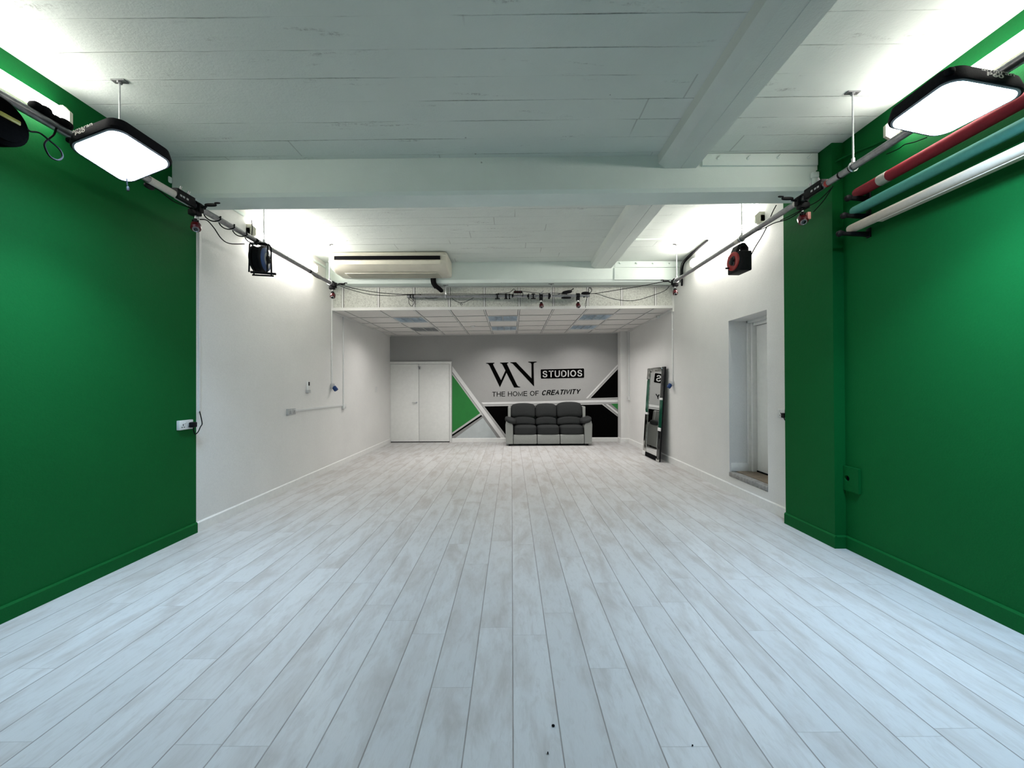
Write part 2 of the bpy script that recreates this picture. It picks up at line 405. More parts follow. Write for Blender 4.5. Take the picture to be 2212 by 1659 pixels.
# close the void above so it stays dark
t.mat(M['dark']).box((XL, 6.95, 3.05), (XR, YB, 3.07))
sus = struct(t.build('ceiling'))
gp = MB()
for x in gx[1:-1]:
    y0 = yf(x); gp.quad((x-.019, y0, zs(x, y0)-.002), (x+.019, y0, zs(x, y0)-.002), (x+.019, YB, zs(x, YB)-.002), (x-.019, YB, zs(x, YB)-.002))
for y in gy[1:-1]: gp.quad((XL, y-.021, zs(XL, y)-.002), (XR, y-.021, zs(XR, y)-.002), (XR, y+.021, zs(XR, y)-.002), (XL, y+.021, zs(XL, y)-.002))
gp.build('shadow_gap', M['dark'], sus)
g_ = MB(); hb = .006
for x in gx[1:-1]:
    y0 = yf(x); g_.hexa([(x-.012, y0, zs(x, y0)-hb), (x+.012, y0, zs(x, y0)-hb), (x+.012, YB, zs(x, YB)-hb), (x-.012, YB, zs(x, YB)-hb),
                         (x-.012, y0, zs(x, y0)+.01), (x+.012, y0, zs(x, y0)+.01), (x+.012, YB, zs(x, YB)+.01), (x-.012, YB, zs(x, YB)+.01)])
for y in gy[1:-1]:
    g_.hexa([(XL, y-.012, zs(XL, y)-hb), (XR, y-.012, zs(XR, y)-hb), (XR, y+.012, zs(XR, y)-hb), (XL, y+.012, zs(XL, y)-hb),
             (XL, y-.012, zs(XL, y)+.01), (XR, y-.012, zs(XR, y)+.01), (XR, y+.012, zs(XR, y)+.01), (XL, y+.012, zs(XL, y)+.01)])
for xw, s in ((XL, 1), (XR, -1)):                           # wall angle
    a, b = (xw, xw+s*.02); y0 = yf(xw)
    g_.hexa([(a, y0, zs(a, y0)-.03), (b, y0, zs(b, y0)-.03), (b, YB, zs(b, YB)-.03), (a, YB, zs(a, YB)-.03),
             (a, y0, zs(a, y0)), (b, y0, zs(b, y0)), (b, YB, zs(b, YB)), (a, YB, zs(a, YB))])
g_.hexa([(XL, YB-.02, zs(XL, YB)-.012), (XR, YB-.02, zs(XR, YB)-.012), (XR, YB, zs(XR, YB)-.012), (XL, YB, zs(XL, YB)-.012),
         (XL, YB-.02, zs(XL, YB)), (XR, YB-.02, zs(XR, YB)), (XR, YB, zs(XR, YB)), (XL, YB, zs(XL, YB))])
g_.build('ceiling_grid', M['bar'], sus)

fb = MB(); fb.mat(M['ftile'])
ztop = lambda x: 3.155+.008*x
for i in range(len(gx)-1):
    x0, x1 = gx[i], gx[i+1]
    fb.hexa([(x0, yf(x0), zs(x0, yf(x0))), (x1, yf(x1), zs(x1, yf(x1))), (x1, yf(x1)+.02, zs(x1, yf(x1))), (x0, yf(x0)+.02, zs(x0, yf(x0))),
             (x0, yf(x0), ztop(x0)), (x1, yf(x1), ztop(x1)), (x1, yf(x1)+.02, ztop(x1)), (x0, yf(x0)+.02, ztop(x0))])
fas = struct(fb.build('trim_8'))
fq = MB()
for x in gx[1:-1]: fq.box((x-.019, yf(x)-.003, zs(x, yf(x))+.03), (x+.019, yf(x)+.004, ztop(x)-.04))
fq.build('shadow_gap', M['dark'], fas)
fg = MB()
for x in gx[1:-1]:
    y = yf(x)-.006; fg.box((x-.013, y, zs(x, y)), (x+.013, y+.01, ztop(x)))
def rail(z0f, z1f, d):
    fg.hexa([(XL, yf(XL)-d, z0f(XL)), (XR, yf(XR)-d, z0f(XR)), (XR, yf(XR)+.01, z0f(XR)), (XL, yf(XL)+.01, z0f(XL)),
             (XL, yf(XL)-d, z1f(XL)), (XR, yf(XR)-d, z1f(XR)), (XR, yf(XR)+.01, z1f(XR)), (XL, yf(XL)+.01, z1f(XL))])
rail(lambda x: zs(x, yf(x))-.006, lambda x: zs(x, yf(x))+.042, .012)
rail(lambda x: 3.108+.008*x, lambda x: 3.135+.008*x, .008)
for xw, s in ((XL, 1), (XR, -1)): fg.box((min(xw, xw+s*.03), yf(xw)-.01+(0 if s > 0 else 0), 2.70), (max(xw, xw+s*.03), yf(xw)+.005, 3.12))
fg.build('tile_frame', M['bar'], fas)
tri = MB(); a = at(899, 620.5, Y=6.585); tri.prism([a, a+V((.052, .002, 0)), a+V((0, 0, -.042))], (0, -.004, 0)); tri.build('missing_tile_corner', M['dark'], fas)

# ------------------------------------------------------------------ skirtings
def skirt(name, pts, m, h=.10, d=.016):
    o = MB()
    for (x0, y0), (x1, y1), (nx, ny) in pts:
        q = [(x0, y0), (x1, y1), (x1+nx*d, y1+ny*d), (x0+nx*d, y0+ny*d)]; q2 = [(x0, y0), (x1, y1), (x1+nx*d*.45, y1+ny*d*.45), (x0+nx*d*.45, y0+ny*d*.45)]
        o.hexa([(*p, 0) for p in q]+[(*p, h-.012) for p in q]); o.hexa([(*p, h-.012) for p in q]+[(*p, h) for p in q2])
    return struct(o.build(name, m))
skirt('baseboard_left', [((XL, YF), (XL, 3.72), (1, 0))], M['green'])
skirt('baseboard_left', [((XL, 3.72), (XL, YB-.03), (1, 0))], M['skirt'])
skirt('baseboard_right', [((XR, YF), (XR, 3.30), (-1, 0)), ((XR, 3.30), (2.77, 3.30), (0, -1)), ((2.77, 3.284), (2.77, 3.893), (-1, 0))], M['green'], .11)
skirt('baseboard_right', [((XR, 3.90), (XR, 9.40), (-1, 0)), ((2.672, 9.40), (XR, 9.40), (0, -1)), ((2.672, 9.384), (2.672, YB), (-1, 0))], M['skirt'], .115)
skirt('baseboard_back', [((-1.50, YB), (2.672, YB), (0, -1))], M['skirt'], .10)

# ------------------------------------------------------------------ double door, back left
d1 = bpy.data.objects.new('door_1', None); COL.objects.link(d1); d1.location = (-2.28, YB, 0); struct(d1)
fr = MB(); z1 = 2.015
fr.box((-3.05, YB-.035, 1.965), (-1.505, YB, z1), .004); fr.box((-1.555, YB-.035, 0), (-1.505, YB, 1.965), .004); fr.box((-3.05, YB-.035, 0), (-3.03, YB, 1.965), .004)
fr.box((-3.05, YB-.045, z1-.012), (-1.495, YB, z1+.008), .003)
fr.build('door_frame', M['skirt'], d1)
MB().box((-3.03, YB-.008, 0), (-1.555, YB-.001, 1.965)).build('threshold_gap', M['dark'], d1)
for x0, x1 in ((-3.026, -2.325), (-2.318, -1.559)):
    leaf = bx((x0, YB-.026, .022), (x1, YB-.006, 1.960), M['door'], 'door_leaf', d1, bev=.002)
    if x0 < -3: leafL = leaf
h = MB(); p = at(899.5, 869.5, Y=YB-.03); h.cyl(p, p+V((0, -.045, 0)), .011, 12); h.box(p+V((-.10, -.058, -.009)), p+V((.012, -.04, .009)), .005); h.lathe(p+V((0, .004, 0)), (0, -1, 0), [(0, .026), (.008, .026), (.010, .02)], 18)
h.build('door_handle', M['chrome'], leafL)
p = at(906.5, 793, Y=YB-.03); MB().box(p+V((-.012, -.02, -.055)), p+V((.012, 0, .0)), .003).box(p+V((-.008, -.026, -.05)), p+V((.008, -.018, -.035))).box(p+V((-.04, -.01, .0)), p+V((.02, 0, .012))).build('door_bolt', M['steel'], leafL)

# recessed doorway on the right
d2 = bpy.data.objects.new('door_2', None); COL.objects.link(d2); d2.location = (3.2, 4.68, .27); struct(d2)
bx((3.20, 4.20, .285), (3.24, 5.03, 2.17), M['door'], 'door_leaf', d2, bev=.002)
m = MB(); m.box((3.10, 5.035, .27), (3.20, 5.06, 2.245), .003); m.box((3.14, 5.005, .27), (3.24, 5.04, 2.245), .003); m.box((3.16, 4.30, 2.175), (3.24, 5.06, 2.245), .003); m.box((3.10, 4.30, 2.215), (3.18, 5.06, 2.245), .002)
m.build('door_frame', M['skirt'], d2)
bx((3.19, 4.30, .27), (3.30, 5.03, .288), M['dark'], 'threshold_gap', d2)
struct(bx((3.24, 4.2, 0), (3.37, 5.2, 2.4), M['white'], 'trim_9'))
o = MB(); o.box((XR-.012, 4.302, .205), (XR+.10, 5.058, .262), .008); struct(o.build('trim_10', M['stone']))
struct(bx((XR+.08, 4.302, .20), (3.30, 5.058, .270), M['oak'], 'trim_11'))
struct(bx((XR+.02, 5.044, .27), (3.10, 5.06, .375), M['skirt'], 'trim_12', bev=.004))

# ------------------------------------------------------------------ mural and lettering on the back wall
def onw(px, py, d=.002): return at(px, py, Y=YB-d)
mur = thing('wall_mural', 'geometric painted mural of green, black and pale grey shapes across the grey back wall', 'mural', (.6, YB, 0))
def paint(name, pts, m, d=.0015, th=.0012):
    MB().prism([onw(x, y, d) for x, y in pts], (0, -th, 0)).build(name, m, mur)
paint('grey_border', [(976.8, 800), (976.8, 947), (1082, 947), (1041, 891), ], M['mdgrey'], .0008)
paint('light_border', [(976.8, 806), (1040.5, 891.5), (1044, 898), (976.8, 944.8)], M['mlgrey'], .0018)
paint('green_triangle', [(976.8, 809.5), (1037, 892.7), (976.8, 934.4)], M['mgreen'], .0030)
paint('grey_stripe', [(976.8, 947), (976.8, 941), (1042, 897.6), (1078, 947)], M['mdgrey'], .0028)
paint('black_stripe', [(976.8, 938.6), (1039.6, 896.2), (1041.6, 899.0), (976.8, 942.6)], M['blackpaint'], .0042)
paint('pale_triangle', [(983, 946.4), (1043.2, 902.6), (1074.4, 946.4)], M['mlight'], .0042)
paint('white_diagonal_stripe', [(976.8, 790.6), (1092, 947), (1082.4, 947), (976.8, 802.6)], M['mwhite'], .0042)
paint('light_border', [(1043.5, 875.6), (1334.6, 870.6), (1334.6, 946), (1096, 946)], M['mlgrey'], .0018)
paint('black_panel', [(1046.2, 877.8), (1300.4, 873.7), (1334.6, 900), (1334.6, 944.4), (1096.5, 944.6)], M['blackpaint'], .0030)
paint('grey_stripe', [(1302.5, 872.4), (1334.6, 871.6), (1334.6, 899), ], M['mdgrey'], .0030)
paint('white_horizontal_stripe', [(1039.8, 869.2), (1334.6, 863.3), (1334.6, 868.8), (1043.5, 873.4)], M['mwhite'], .0042)
paint('white_diagonal_stripe', [(1308.3, 873.2), (1312.8, 873.2), (1334.6, 890.2), (1334.6, 894.6)], M['mwhite'], .0042)
paint('small_green_triangle', [(1320, 872.2), (1334.6, 872), (1334.6, 885)], M['mgreen'], .0042)
paint('light_border', [(1272.6, 861.4), (1334.6, 794.6), (1334.6, 860)], M['mlgrey'], .0018)
paint('black_triangle', [(1275.4, 860.2), (1334.6, 797.4), (1334.6, 858.4)], M['blackpaint'], .0030)
paint('white_diagonal_stripe', [(1265.4, 860.4), (1269.6, 860.4), (1334.6, 790.6), (1334.6, 786.6)], M['mwhite'], .0042)

logo = thing('wall_logo', 'black studio logo lettering and tagline on the grey back wall above the sofa', 'logo', (.9, YB, 1.4))
zz = lambda x, y: (1030+x/8.508, 760+y/8.508)
def poly_part(name, pts, m, d, th=.003): return MB().prism([onw(*zz(x, y), d) for x, y in pts], (0, -th, 0)).build(name, m, logo)
Wp = [(170, 205), (325, 200), (325, 210), (302, 220), (300, 238), (445, 520), (526, 342), (472, 238), (455, 218), (428, 208), (428, 198), (580, 195), (580, 205), (558, 213), (557, 230), (735, 600), (758, 632), (800, 645), (800, 652), (685, 655), (545, 385), (425, 650), (232, 252), (208, 222), (170, 213)]
Np = [(615, 192), (720, 190), (1005, 485), (1004, 228), (995, 206), (945, 194), (945, 182), (1100, 180), (1100, 191), (1050, 204), (1043, 226), (1052, 637), (680, 242), (656, 216), (615, 202)]
poly_part('letter_w', Wp, M['blackpaint'], .003); poly_part('letter_n', Np, M['blackpaint'], .003)
def rrect(x0, y0, x1, y1, x2, y2, x3, y3, r=.06):
    P = [V((x0, y0)), V((x1, y1)), V((x2, y2)), V((x3, y3))]; out = []
    for i in range(4):
        p, a, b = P[i], P[i-1], P[(i+1) % 4]; ra = (a-p).normalized()*r; rb = (b-p).normalized()*r
        for k in range(5):
            t = k/4; out.append(tuple((p+ra)*(1-t)**2+2*p*t*(1-t)+(p+rb)*t*t))
    return out
poly_part('badge_border', rrect(1166, 316, 1978, 297, 1980, 484, 1170, 501, 22), M['mlgrey'], .002)
poly_part('badge', rrect(1172, 322, 1972, 303, 1974, 478, 1176, 495, 18), M['blackpaint'], .0045)
def text(s, m, mapf, parent, name, bold=0.0, shear=0.0, ext=.0015, fitw=True, w=1.0):
    cu = bpy.data.curves.new('t', 'FONT'); cu.body = s; cu.offset = bold; cu.shear = shear; cu.resolution_u = 6; cu.space_character = w
    ob = bpy.data.objects.new('t', cu); COL.objects.link(ob)
    dg = bpy.context.evaluated_depsgraph_get(); me = bpy.data.meshes.new_from_object(ob.evaluated_get(dg))
    bpy.data.objects.remove(ob)
    xs = [v.co.x for v in me.vertices]; ys = [v.co.y for v in me.vertices]; x0, x1, y0, y1 = min(xs), max(xs), min(ys), max(ys)
    bm = bmesh.new(); bm.from_mesh(me); bpy.data.meshes.remove(me)
    for v in bm.verts: v.co = mapf((v.co.x-x0)/(x1-x0), (v.co.y-y0)/(y1-y0))
    o = MB(); o.bm.free(); o.bm = bm
    r = bmesh.ops.extrude_face_region(bm, geom=bm.faces[:])
    nrm = (mapf(0, 1)-mapf(0, 0)).cross(mapf(1, 0)-mapf(0, 0)).normalized()*-ext
    for e in r['geom']:
        if isinstance(e, bmesh.types.BMVert): e.co += nrm
    return o.build(name, m, parent)
def q2(a, b, c, d_, dep):       # zoom coordinates: bottom-left, bottom-right, top-left, top-right
    A, B, C_, D = [onw(*zz(*p), dep) for p in (a, b, c, d_)]
    return lambda u, v: (A*(1-u)+B*u)*(1-v)+(C_*(1-u)+D*u)*v

def ell(a0, a1, n=28): return [(.5+.5*cos(radians(a0+(a1-a0)*i/n)), .5+.5*sin(radians(a0+(a1-a0)*i/n))) for i in range(n+1)]
GL = {'T': (.64, [[(0, 1), (1, 1)], [(.5, 1), (.5, 0)]]), 'H': (.70, [[(0, 0), (0, 1)], [(1, 0), (1, 1)], [(0, .52), (1, .52)]]),
      'E': (.62, [[(0, 0), (0, 1)], [(0, 1), (1, 1)], [(0, .52), (.93, .52)], [(0, 0), (1, 0)]]), 'F': (.58, [[(0, 0), (0, 1)], [(0, 1), (1, 1)], [(0, .50), (.88, .50)]]),
      'O': (.80, [ell(0, 360, 40)]), 'C': (.74, [ell(38, 322)]), 'M': (.82, [[(0, 0), (0, 1), (.5, .04), (1, 1), (1, 0)]]), 'I': (0, [[(.5, 0), (.5, 1)]]),
      'S': (.66, ['s', [(.93, .74), (.84, .92), (.5, 1), (.15, .92), (.05, .74), (.2, .58), (.5, .51), (.83, .42), (.97, .26), (.86, .07), (.5, 0), (.13, .07), (0, .27)]]),
      'U': (.70, ['s', [(0, 1), (0, .66), (0, .34), (.07, .13), (.25, .02), (.5, 0), (.75, .02), (.93, .13), (1, .34), (1, .66), (1, 1)]]),
      'D': (.72, [[(0, 0), (0, 1)], 's', [(0, 1), (.42, 1), (.76, .92), (.94, .74), (1, .5), (.94, .26), (.76, .08), (.42, 0), (0, 0)]]),
      'R': (.70, [[(0, 0), (0, 1)], 's', [(0, 1), (.58, 1), (.84, .93), (.93, .75), (.84, .57), (.58, .48), (0, .48)], [(.58, .48), (1, 0)]]),
      'A': (.72, [[(0, 0), (.5, 1), (1, 0)], [(.18, .33), (.82, .33)]]), 'V': (.72, [[(0, 1), (.5, 0), (1, 1)]]), 'Y': (.72, [[(0, 1), (.5, .44), (1, 1)], [(.5, .44), (.5, 0)]])}
def lettering(word, m, mapf, parent, name, t=.11, gap=.13, space=.36, shear=0.0, ext=.0015):
    strokes = []; x = 0.0
    for ch in word:
        if ch == ' ': x += space; continue
        w_, ss = GL[ch]; w_ = max(w_, t); sm = False
        for st in ss:
            if st == 's': sm = True; continue
            pts = [V((x+t/2+px*(w_-t), t/2+py*(1-t), 0)) for px, py in st]
            if sm: pts = spline(pts, 5); sm = False
            closed = (pts[0]-pts[-1]).length < 1e-4
            if not closed and ch not in 'CS':
                pts[0] = pts[0]+(pts[0]-pts[1]).normalized()*t/2*(1 if ch not in 'AVY' else .5); pts[-1] = pts[-1]+(pts[-1]-pts[-2]).normalized()*t/2*(1 if ch not in 'AVY' else .5)
            strokes.append((pts, closed))
        x += w_+gap
    W_ = x-gap
    nrm = (mapf(0, 1)-mapf(0, 0)).cross(mapf(1, 0)-mapf(0, 0)).normalized()*-ext; o = MB()
    for pts, closed in strokes:
        L_, R_ = [], []; n = len(pts)
        for i, p in enumerate(pts):
            a = pts[i-1] if i else (pts[-2] if closed else None); b_ = pts[i+1] if i < n-1 else (pts[1] if closed else None)
            d1_ = (p-a).normalized() if a is not None else (b_-p).normalized(); d2_ = (b_-p).normalized() if b_ is not None else d1_
            bis = (d1_+d2_); bis = bis.normalized() if bis.length > 1e-6 else d1_; nn_ = V((-bis.y, bis.x, 0)); k = t/2/max(.42, abs(nn_.dot(V((-d1_.y, d1_.x, 0)))))
            for lst, sg in ((L_, 1), (R_, -1)):
                q = p+nn_*k*sg; q.y = min(1, max(0, q.y)); lst.append(mapf((q.x+shear*q.y)/W_, q.y))
        for i in range(n-1): o.hexa([L_[i], R_[i], R_[i+1], L_[i+1]]+[q+nrm for q in (L_[i], R_[i], R_[i+1], L_[i+1])])
    return o.build(name, m, parent)
lettering('STUDIOS', M['mlgrey'], q2((1208, 470), (1938, 452), (1208, 350), (1938, 332), .0078), logo, 'badge_text', t=.155, gap=.17)
lettering('THE HOME OF', M['blackpaint'], q2((285, 824), (1138, 804), (285, 736), (1138, 716), .003), logo, 'tagline_text', t=.125, gap=.14)
lettering('CREATIVITY', M['blackpaint'], q2((1188, 800), (1890, 772), (1188, 708), (1890, 682), .003), logo, 'tagline_text', t=.18, gap=.10, shear=.22)

# ------------------------------------------------------------------ recessed troffers
for k, (x0, x1, y0, y1, (row, xc)) in enumerate(sorted(cells, key=lambda c: (c[2], c[0]))):
    side = ['left', 'middle', 'right'][[-1.964, -.164, 1.636].index(xc)]; rw = ['front row', 'back row'][row]
    off = (row == 1 and side == 'left')
    lab = {True: 'unlit dark louvred ceiling light, back row left above the white double doors',
           False: 'lit square louvred ceiling light, %s, %s, in the tiled ceiling' % (rw, side)}[off]
    z = zs(xc, (y0+y1)/2); L = thing('ceiling_light', lab, 'ceiling light', (xc, (y0+y1)/2, z), 'recessed ceiling lights')
    fr = MB(); e = .022
    for a, b in (((x0+.012, y0+.012), (x1-.012, y0+e)), ((x0+.012, y1-e), (x1-.012, y1-.012)), ((x0+.012, y0+e), (x0+e, y1-e)), ((x1-e, y0+e), (x1-.012, y1-e))):
        fr.box((a[0], a[1], z-.008), (b[0], b[1], z+.012))
    fr.build('frame', M['bar'], L)
    bd = MB(); Z = z+.075
    bd.quad((x0, y0, Z), (x1, y0, Z), (x1, y1, Z), (x0, y1, Z)); bd.quad((x0, y0, z), (x1, y0, z), (x1, y0, Z), (x0, y0, Z)); bd.quad((x0, y1, z), (x1, y1, z), (x1, y1, Z), (x0, y1, Z))
    bd.quad((x0, y0, z), (x0, y1, z), (x0, y1, Z), (x0, y0, Z)); bd.quad((x1, y0, z), (x1, y1, z), (x1, y1, Z), (x1, y0, Z))
    bd.build('reflector', M['dark'] if off else M['dim'], L)
    lv = MB()
    for i in range(1, 4): xx = x0+(x1-x0)*i/4; lv.box((xx-(.012 if i == 2 else .004), y0+e, z+.001), (xx+(.012 if i == 2 else .004), y1-e, z+.045))
    for i in range(1, 9): yy = y0+(y1-y0)*i/9; lv.box((x0+e, yy-.0025, z+.003), (x1-e, yy+.0025, z+.042))
    lv.build('louvre', M['gplast'] if off else M['louvre'], L)
    if not off:
        tb = MB()
        for i in range(4): yy = y0+.08+i*.147; tb.cyl((x0+.03, yy, z+.060), (x1-.03, yy, z+.060), .008, 8)
        tb.build('tube', M['dim'], L)
        ld = bpy.data.lights.new('troffer_lamp', 'AREA'); ld.shape = 'SQUARE'; ld.size = .52; ld.energy = 8.2; ld.spread = radians(140); ld.color = (1.0, .955, .93)
        lo = bpy.data.objects.new('lamp', ld); COL.objects.link(lo); lo.parent = L; lo.location = (0, 0, -.012)
# smoke detector and motion sensor
p = at(1022, 703, Z=2.72); p.z = zs(p.x, p.y)
tag(MB().lathe(p, (0, 0, -1), [(-.004, .05), (.012, .05), (.03, .035), (.034, .01)], 20).build('smoke_detector', M['wplast']), 'small round white smoke detector on the tiled ceiling left of the middle lights', 'smoke detector')
p = at(1421, 683.5, X=XR-.03); sen = thing('motion_sensor', 'small round white motion sensor on the right wall just below the tiled ceiling', 'sensor', p)
MB().lathe(p+V((.03, 0, 0)), (-1, 0, -.1), [(0, .04), (.03, .042), (.05, .03)], 18).build('housing', M['wplast'], sen); MB().lathe(p+V((-.022, 0, -.008)), (-1, 0, -.3), [(0, .022), (.012, .014)], 14).build('sensor_lens', M['gplast'], sen)

# ------------------------------------------------------------------ wall battens (lit)
def batten(side, y0, y1, z, label, em='batten'):
    s = 1 if side == 'L' else -1; X0 = XL if side == 'L' else XR
    t = thing('batten_light', label, 'batten light', (X0, (y0+y1)/2, z), 'wall battens near the ceiling')
    P = lambda y, pr: [(X0+s*a, y, z+b) for a, b in pr]
    body = [(0, -.035), (.045, -.035), (.045, .035), (0, .035)]
    MB().prism(P(y0, body), (0, y1-y0, 0)).build('body', M['cream'], t)
    wing = MB()                                             # angled reflector wing above the tube
    wing.prism(P(y0+.012, [(.0, .066), (.006, .072), (.055, .040), (.049, .034)]), (0, y1-y0-.024, 0))
    wing.build('reflector', M['cream'], t)
    dif = [(.046, -.040), (.072, -.055), (.095, -.045), (.103, -.012), (.098, .022), (.078, .046), (.046, .052)]
    MB().prism(P(y0+.02, dif), (0, y1-y0-.04, 0)).build('diffuser', M[em], t)
    for y in (y0, y1-.02):
        MB().prism(P(y, [(0, -.075), (.06, -.075), (.106, -.05), (.106, .03), (.06, .075), (0, .075)]), (0, .02, 0)).build('end_cap', M['cream'], t)
batten('L', 1.10, 2.58, 3.215, 'lit cream batten light on the green left wall above the first softbox', 'batten_near')
batten('L', 4.42, 5.87, 3.205, 'lit cream batten light on the white left wall near the air conditioner')
batten('R', 1.33, 2.83, 3.275, 'lit cream batten light on the green right wall behind the softbox', 'batten_near')
batten('R', 4.32, 5.93, 3.285, 'lit cream batten light on the white right wall above the red cable reel')

# ------------------------------------------------------------------ conduits and trunking
PL, PLz, PR, PRz = -2.60, 2.895, 2.44, 2.95
tag(MB().tube([(2.80, 3.74, 3.478), (2.80, 5.42, 3.478)], .009, 8, False).tube([(1.68, 5.43, 3.473), (2.80, 5.43, 3.478)], .010, 8, False).build('ceiling_conduit', M['beam']), 'thin white conduit along the ceiling above the far right batten light', 'conduit')
tag(bx((XL, 3.74, 3.345), (XL+.02, 6.30, 3.375), M['beam'], 'wall_trunking', bev=.003), 'long white trunking high on the left wall above the far batten light', 'trunking')
tag(bx((XL, 3.738, 1.16), (XL+.014, 3.762, 3.42), M['white'], 'vertical_trunking', bev=.003), 'tall white trunking where the green and white left walls meet', 'trunking')
tag(MB().tube([at(1761, 372, X=2.76), at(1800, 352, X=2.80), at(1840, 332, X=2.85), at(1925, 297, X=2.858), at(2060, 236, X=2.858)], .009, 8).build('wall_cable', M['green']), 'green painted cable running along the top of the right green wall', 'cable')
def bracket(p, s, label):
    b = MB(); b.box(p+V((-.018, -.02, -.085)), p+V((.018, 0, .06)), .006); b.box(p+V((-.03, -.035, .02)), p+V((.03, 0, .075)), .01)
    b.cyl(p+V((0, -.034, .05)), p+V((0, -.042, .05)), .006, 8); b.cyl(p+V((-.012*s, -.03, -.02)), p+V((-.012*s, -.04, -.02)), .006, 8)
    tag(b.build('wall_bracket', M['beam']), label, 'bracket')
bracket(at(1757, 392, Y=3.45), 1, 'white painted metal bracket at the right end of the first beam')
bracket(at(366, 402, Y=3.45), -1, 'white painted bracket at the left end of the first beam, behind the pipe')

def cond_socket(label, X0, s, y, zsock, ztop_):
    t = thing('industrial_socket', label, 'socket', (X0, y, zsock), 'blue industrial sockets')
    b = MB(); b.box((min(X0, X0+s*.05), y-.035, zsock-.02), (max(X0, X0+s*.05), y+.035, zsock+.055), .01); b.build('housing', M['gplast'], t)
    MB().lathe((X0+s*.045, y, zsock), (s*.75, 0, -1), [(0, .034), (.05, .036), (.075, .034), (.076, .02)], 18).build('socket_cap', M['blue'], t)
    MB().tube([(X0+s*.012, y, zsock+.05), (X0+s*.012, y, ztop_)], .010, 8, False).build('conduit', M['wplast'], t)
    for k in (.35, .72): zz_ = zsock+(ztop_-zsock)*k; MB().box((min(X0, X0+s*.026), y-.015, zz_-.008), (max(X0, X0+s*.026), y+.015, zz_+.008)).build('conduit_clip', M['wplast'], t)
cond_socket('blue industrial socket under a white conduit on the left wall', XL, 1, 6.50, 1.40, 2.695)
cond_socket('blue industrial socket under a white conduit beside the leaning mirror', XR, -1, 6.80, 1.42, 2.76)

def sockets(name, label, X0, s, y0, y1, z0, z1, m, holes=True, cat='socket', th=.03):
    t = thing(name, label, cat, (X0, (y0+y1)/2, z0))
    fp = MB().box((min(X0, X0+s*th), y0, z0), (max(X0, X0+s*th), y1, z1), .004).build('face_plate', m, t)
    if holes:
        n = 2 if (y1-y0) > .12 else 1
        for k in range(n):
            hm = MB()
            yc = y0+(y1-y0)*(k+.5)/n; zc_ = (z0+z1)/2-.012; x = X0+s*(th+.0005)
            for dy, dz, a, b in ((0, .014, .003, .008), (-.012, -.008, .006, .003), (.012, -.008, .006, .003)):
                hm.box((min(x, x+s*.001), yc+dy-a, zc_+dz-b), (max(x, x+s*.001), yc+dy+a, zc_+dz+b))
            hm.build('pin_holes', M['dark'], fp)
        for k in range(n):
            yc = y0+(y1-y0)*(k+.5)/n; x = X0+s*th; MB().box((min(x, x+s*.004), yc+.015, z1-.03), (max(x, x+s*.004), yc+.028, z1-.012), .001).build('rocker_switch', M['wplast'], fp)
    return t
sk = sockets('wall_socket', 'white double wall socket with a black plug on the left green wall', XL, 1, 3.50, 3.65, 1.01, 1.097, M['wplast'])
def plug(label, p, s, pts):
    t = thing('power_plug', label, 'plug', p)
    MB().box(p+V((0 if s > 0 else -.045, -.024, -.025)), p+V((.045 if s > 0 else 0, .024, .025)), .008).build('plug_body', M['blackp'], t)
    MB().tube(pts, .0045, 8).build('cord', M['rubber'], t)
p = V((XL+.032, 3.618, 1.05))
plug('black power plug and short cord in the left green wall socket', p, 1, [p+V((.025, 0, -.02)), p+V((.025, .005, -.06)), p+V((.022, .025, -.092)), p+V((.02, .06, -.075)), p+V((.015, .095, -.03)), p+V((.012, .118, .005)), (XL+.012, 3.745, 1.17)])
sk2 = sockets('wall_socket', 'white wall socket with a black plug beside the right green pillar', XR, -1, 3.99, 4.10, 1.055, 1.145, M['wplast'])
p = V((XR-.032, 3.958, 1.085)); plug('black plug in the socket beside the right green pillar', p, -1, [p+V((-.03, 0, -.02)), p+V((-.028, -.02, -.05)), p+V((-.025, -.05, -.06)), p+V((-.02, -.085, -.055))])
sockets('wall_socket', 'grey double socket at the left end of the low wall trunking', XL, 1, 5.20, 5.385, 1.02, 1.105, M['gplast'])
sockets('wall_socket', 'small white socket where trunking turns up the left wall', XL, 1, 6.90, 7.0, 1.0, 1.09, M['wplast'], True, th=.045)
sockets('light_switch', 'small white light switch on the left wall near the double doors', XL, 1, 8.60, 8.72, 1.27, 1.40, M['wplast'], False, 'switch', .012)
sockets('wall_socket', 'small white socket box on the back right corner of the room', XR, -1, 9.26, 9.36, 1.05, 1.14, M['wplast'], True, th=.05)
tag(bx((XL, 5.385, 1.055), (XL+.02, 6.91, 1.085), M['wplast'], 'horizontal_trunking', bev=.003), 'low horizontal white trunking between two sockets on the left wall', 'trunking')
tag(bx((XL, 6.94, 1.09), (XL+.02, 6.965, zs(XL, 6.95)-.03), M['wplast'], 'vertical_trunking', bev=.003), 'vertical white trunking up the left wall beside the blue socket', 'trunking')
tag(bx((XR-.03, 9.30, 1.14), (XR, 9.335, zs(XR, 9.3)-.03), M['wplast'], 'vertical_trunking', bev=.004), 'vertical white trunking down the back right corner', 'trunking')
rc = thing('air_conditioner_remote', 'slim white remote control in a holder on the left white wall', 'remote control', (XL, 5.74, 1.31))
MB().box((XL, 5.71, 1.315), (XL+.028, 5.765, 1.485), .006).build('remote_body', M['wplast'], rc); bx((XL+.028, 5.717, 1.42), (XL+.03, 5.758, 1.475), M['lens'], 'display', rc)
MB().box((XL, 5.70, 1.31), (XL+.036, 5.775, 1.36), .004).build('holder', M['gplast'], rc)
hp = thing('vent_plate', 'green painted square plate with a round hole low on the right green wall', 'vent', (XR, 3.22, .49))
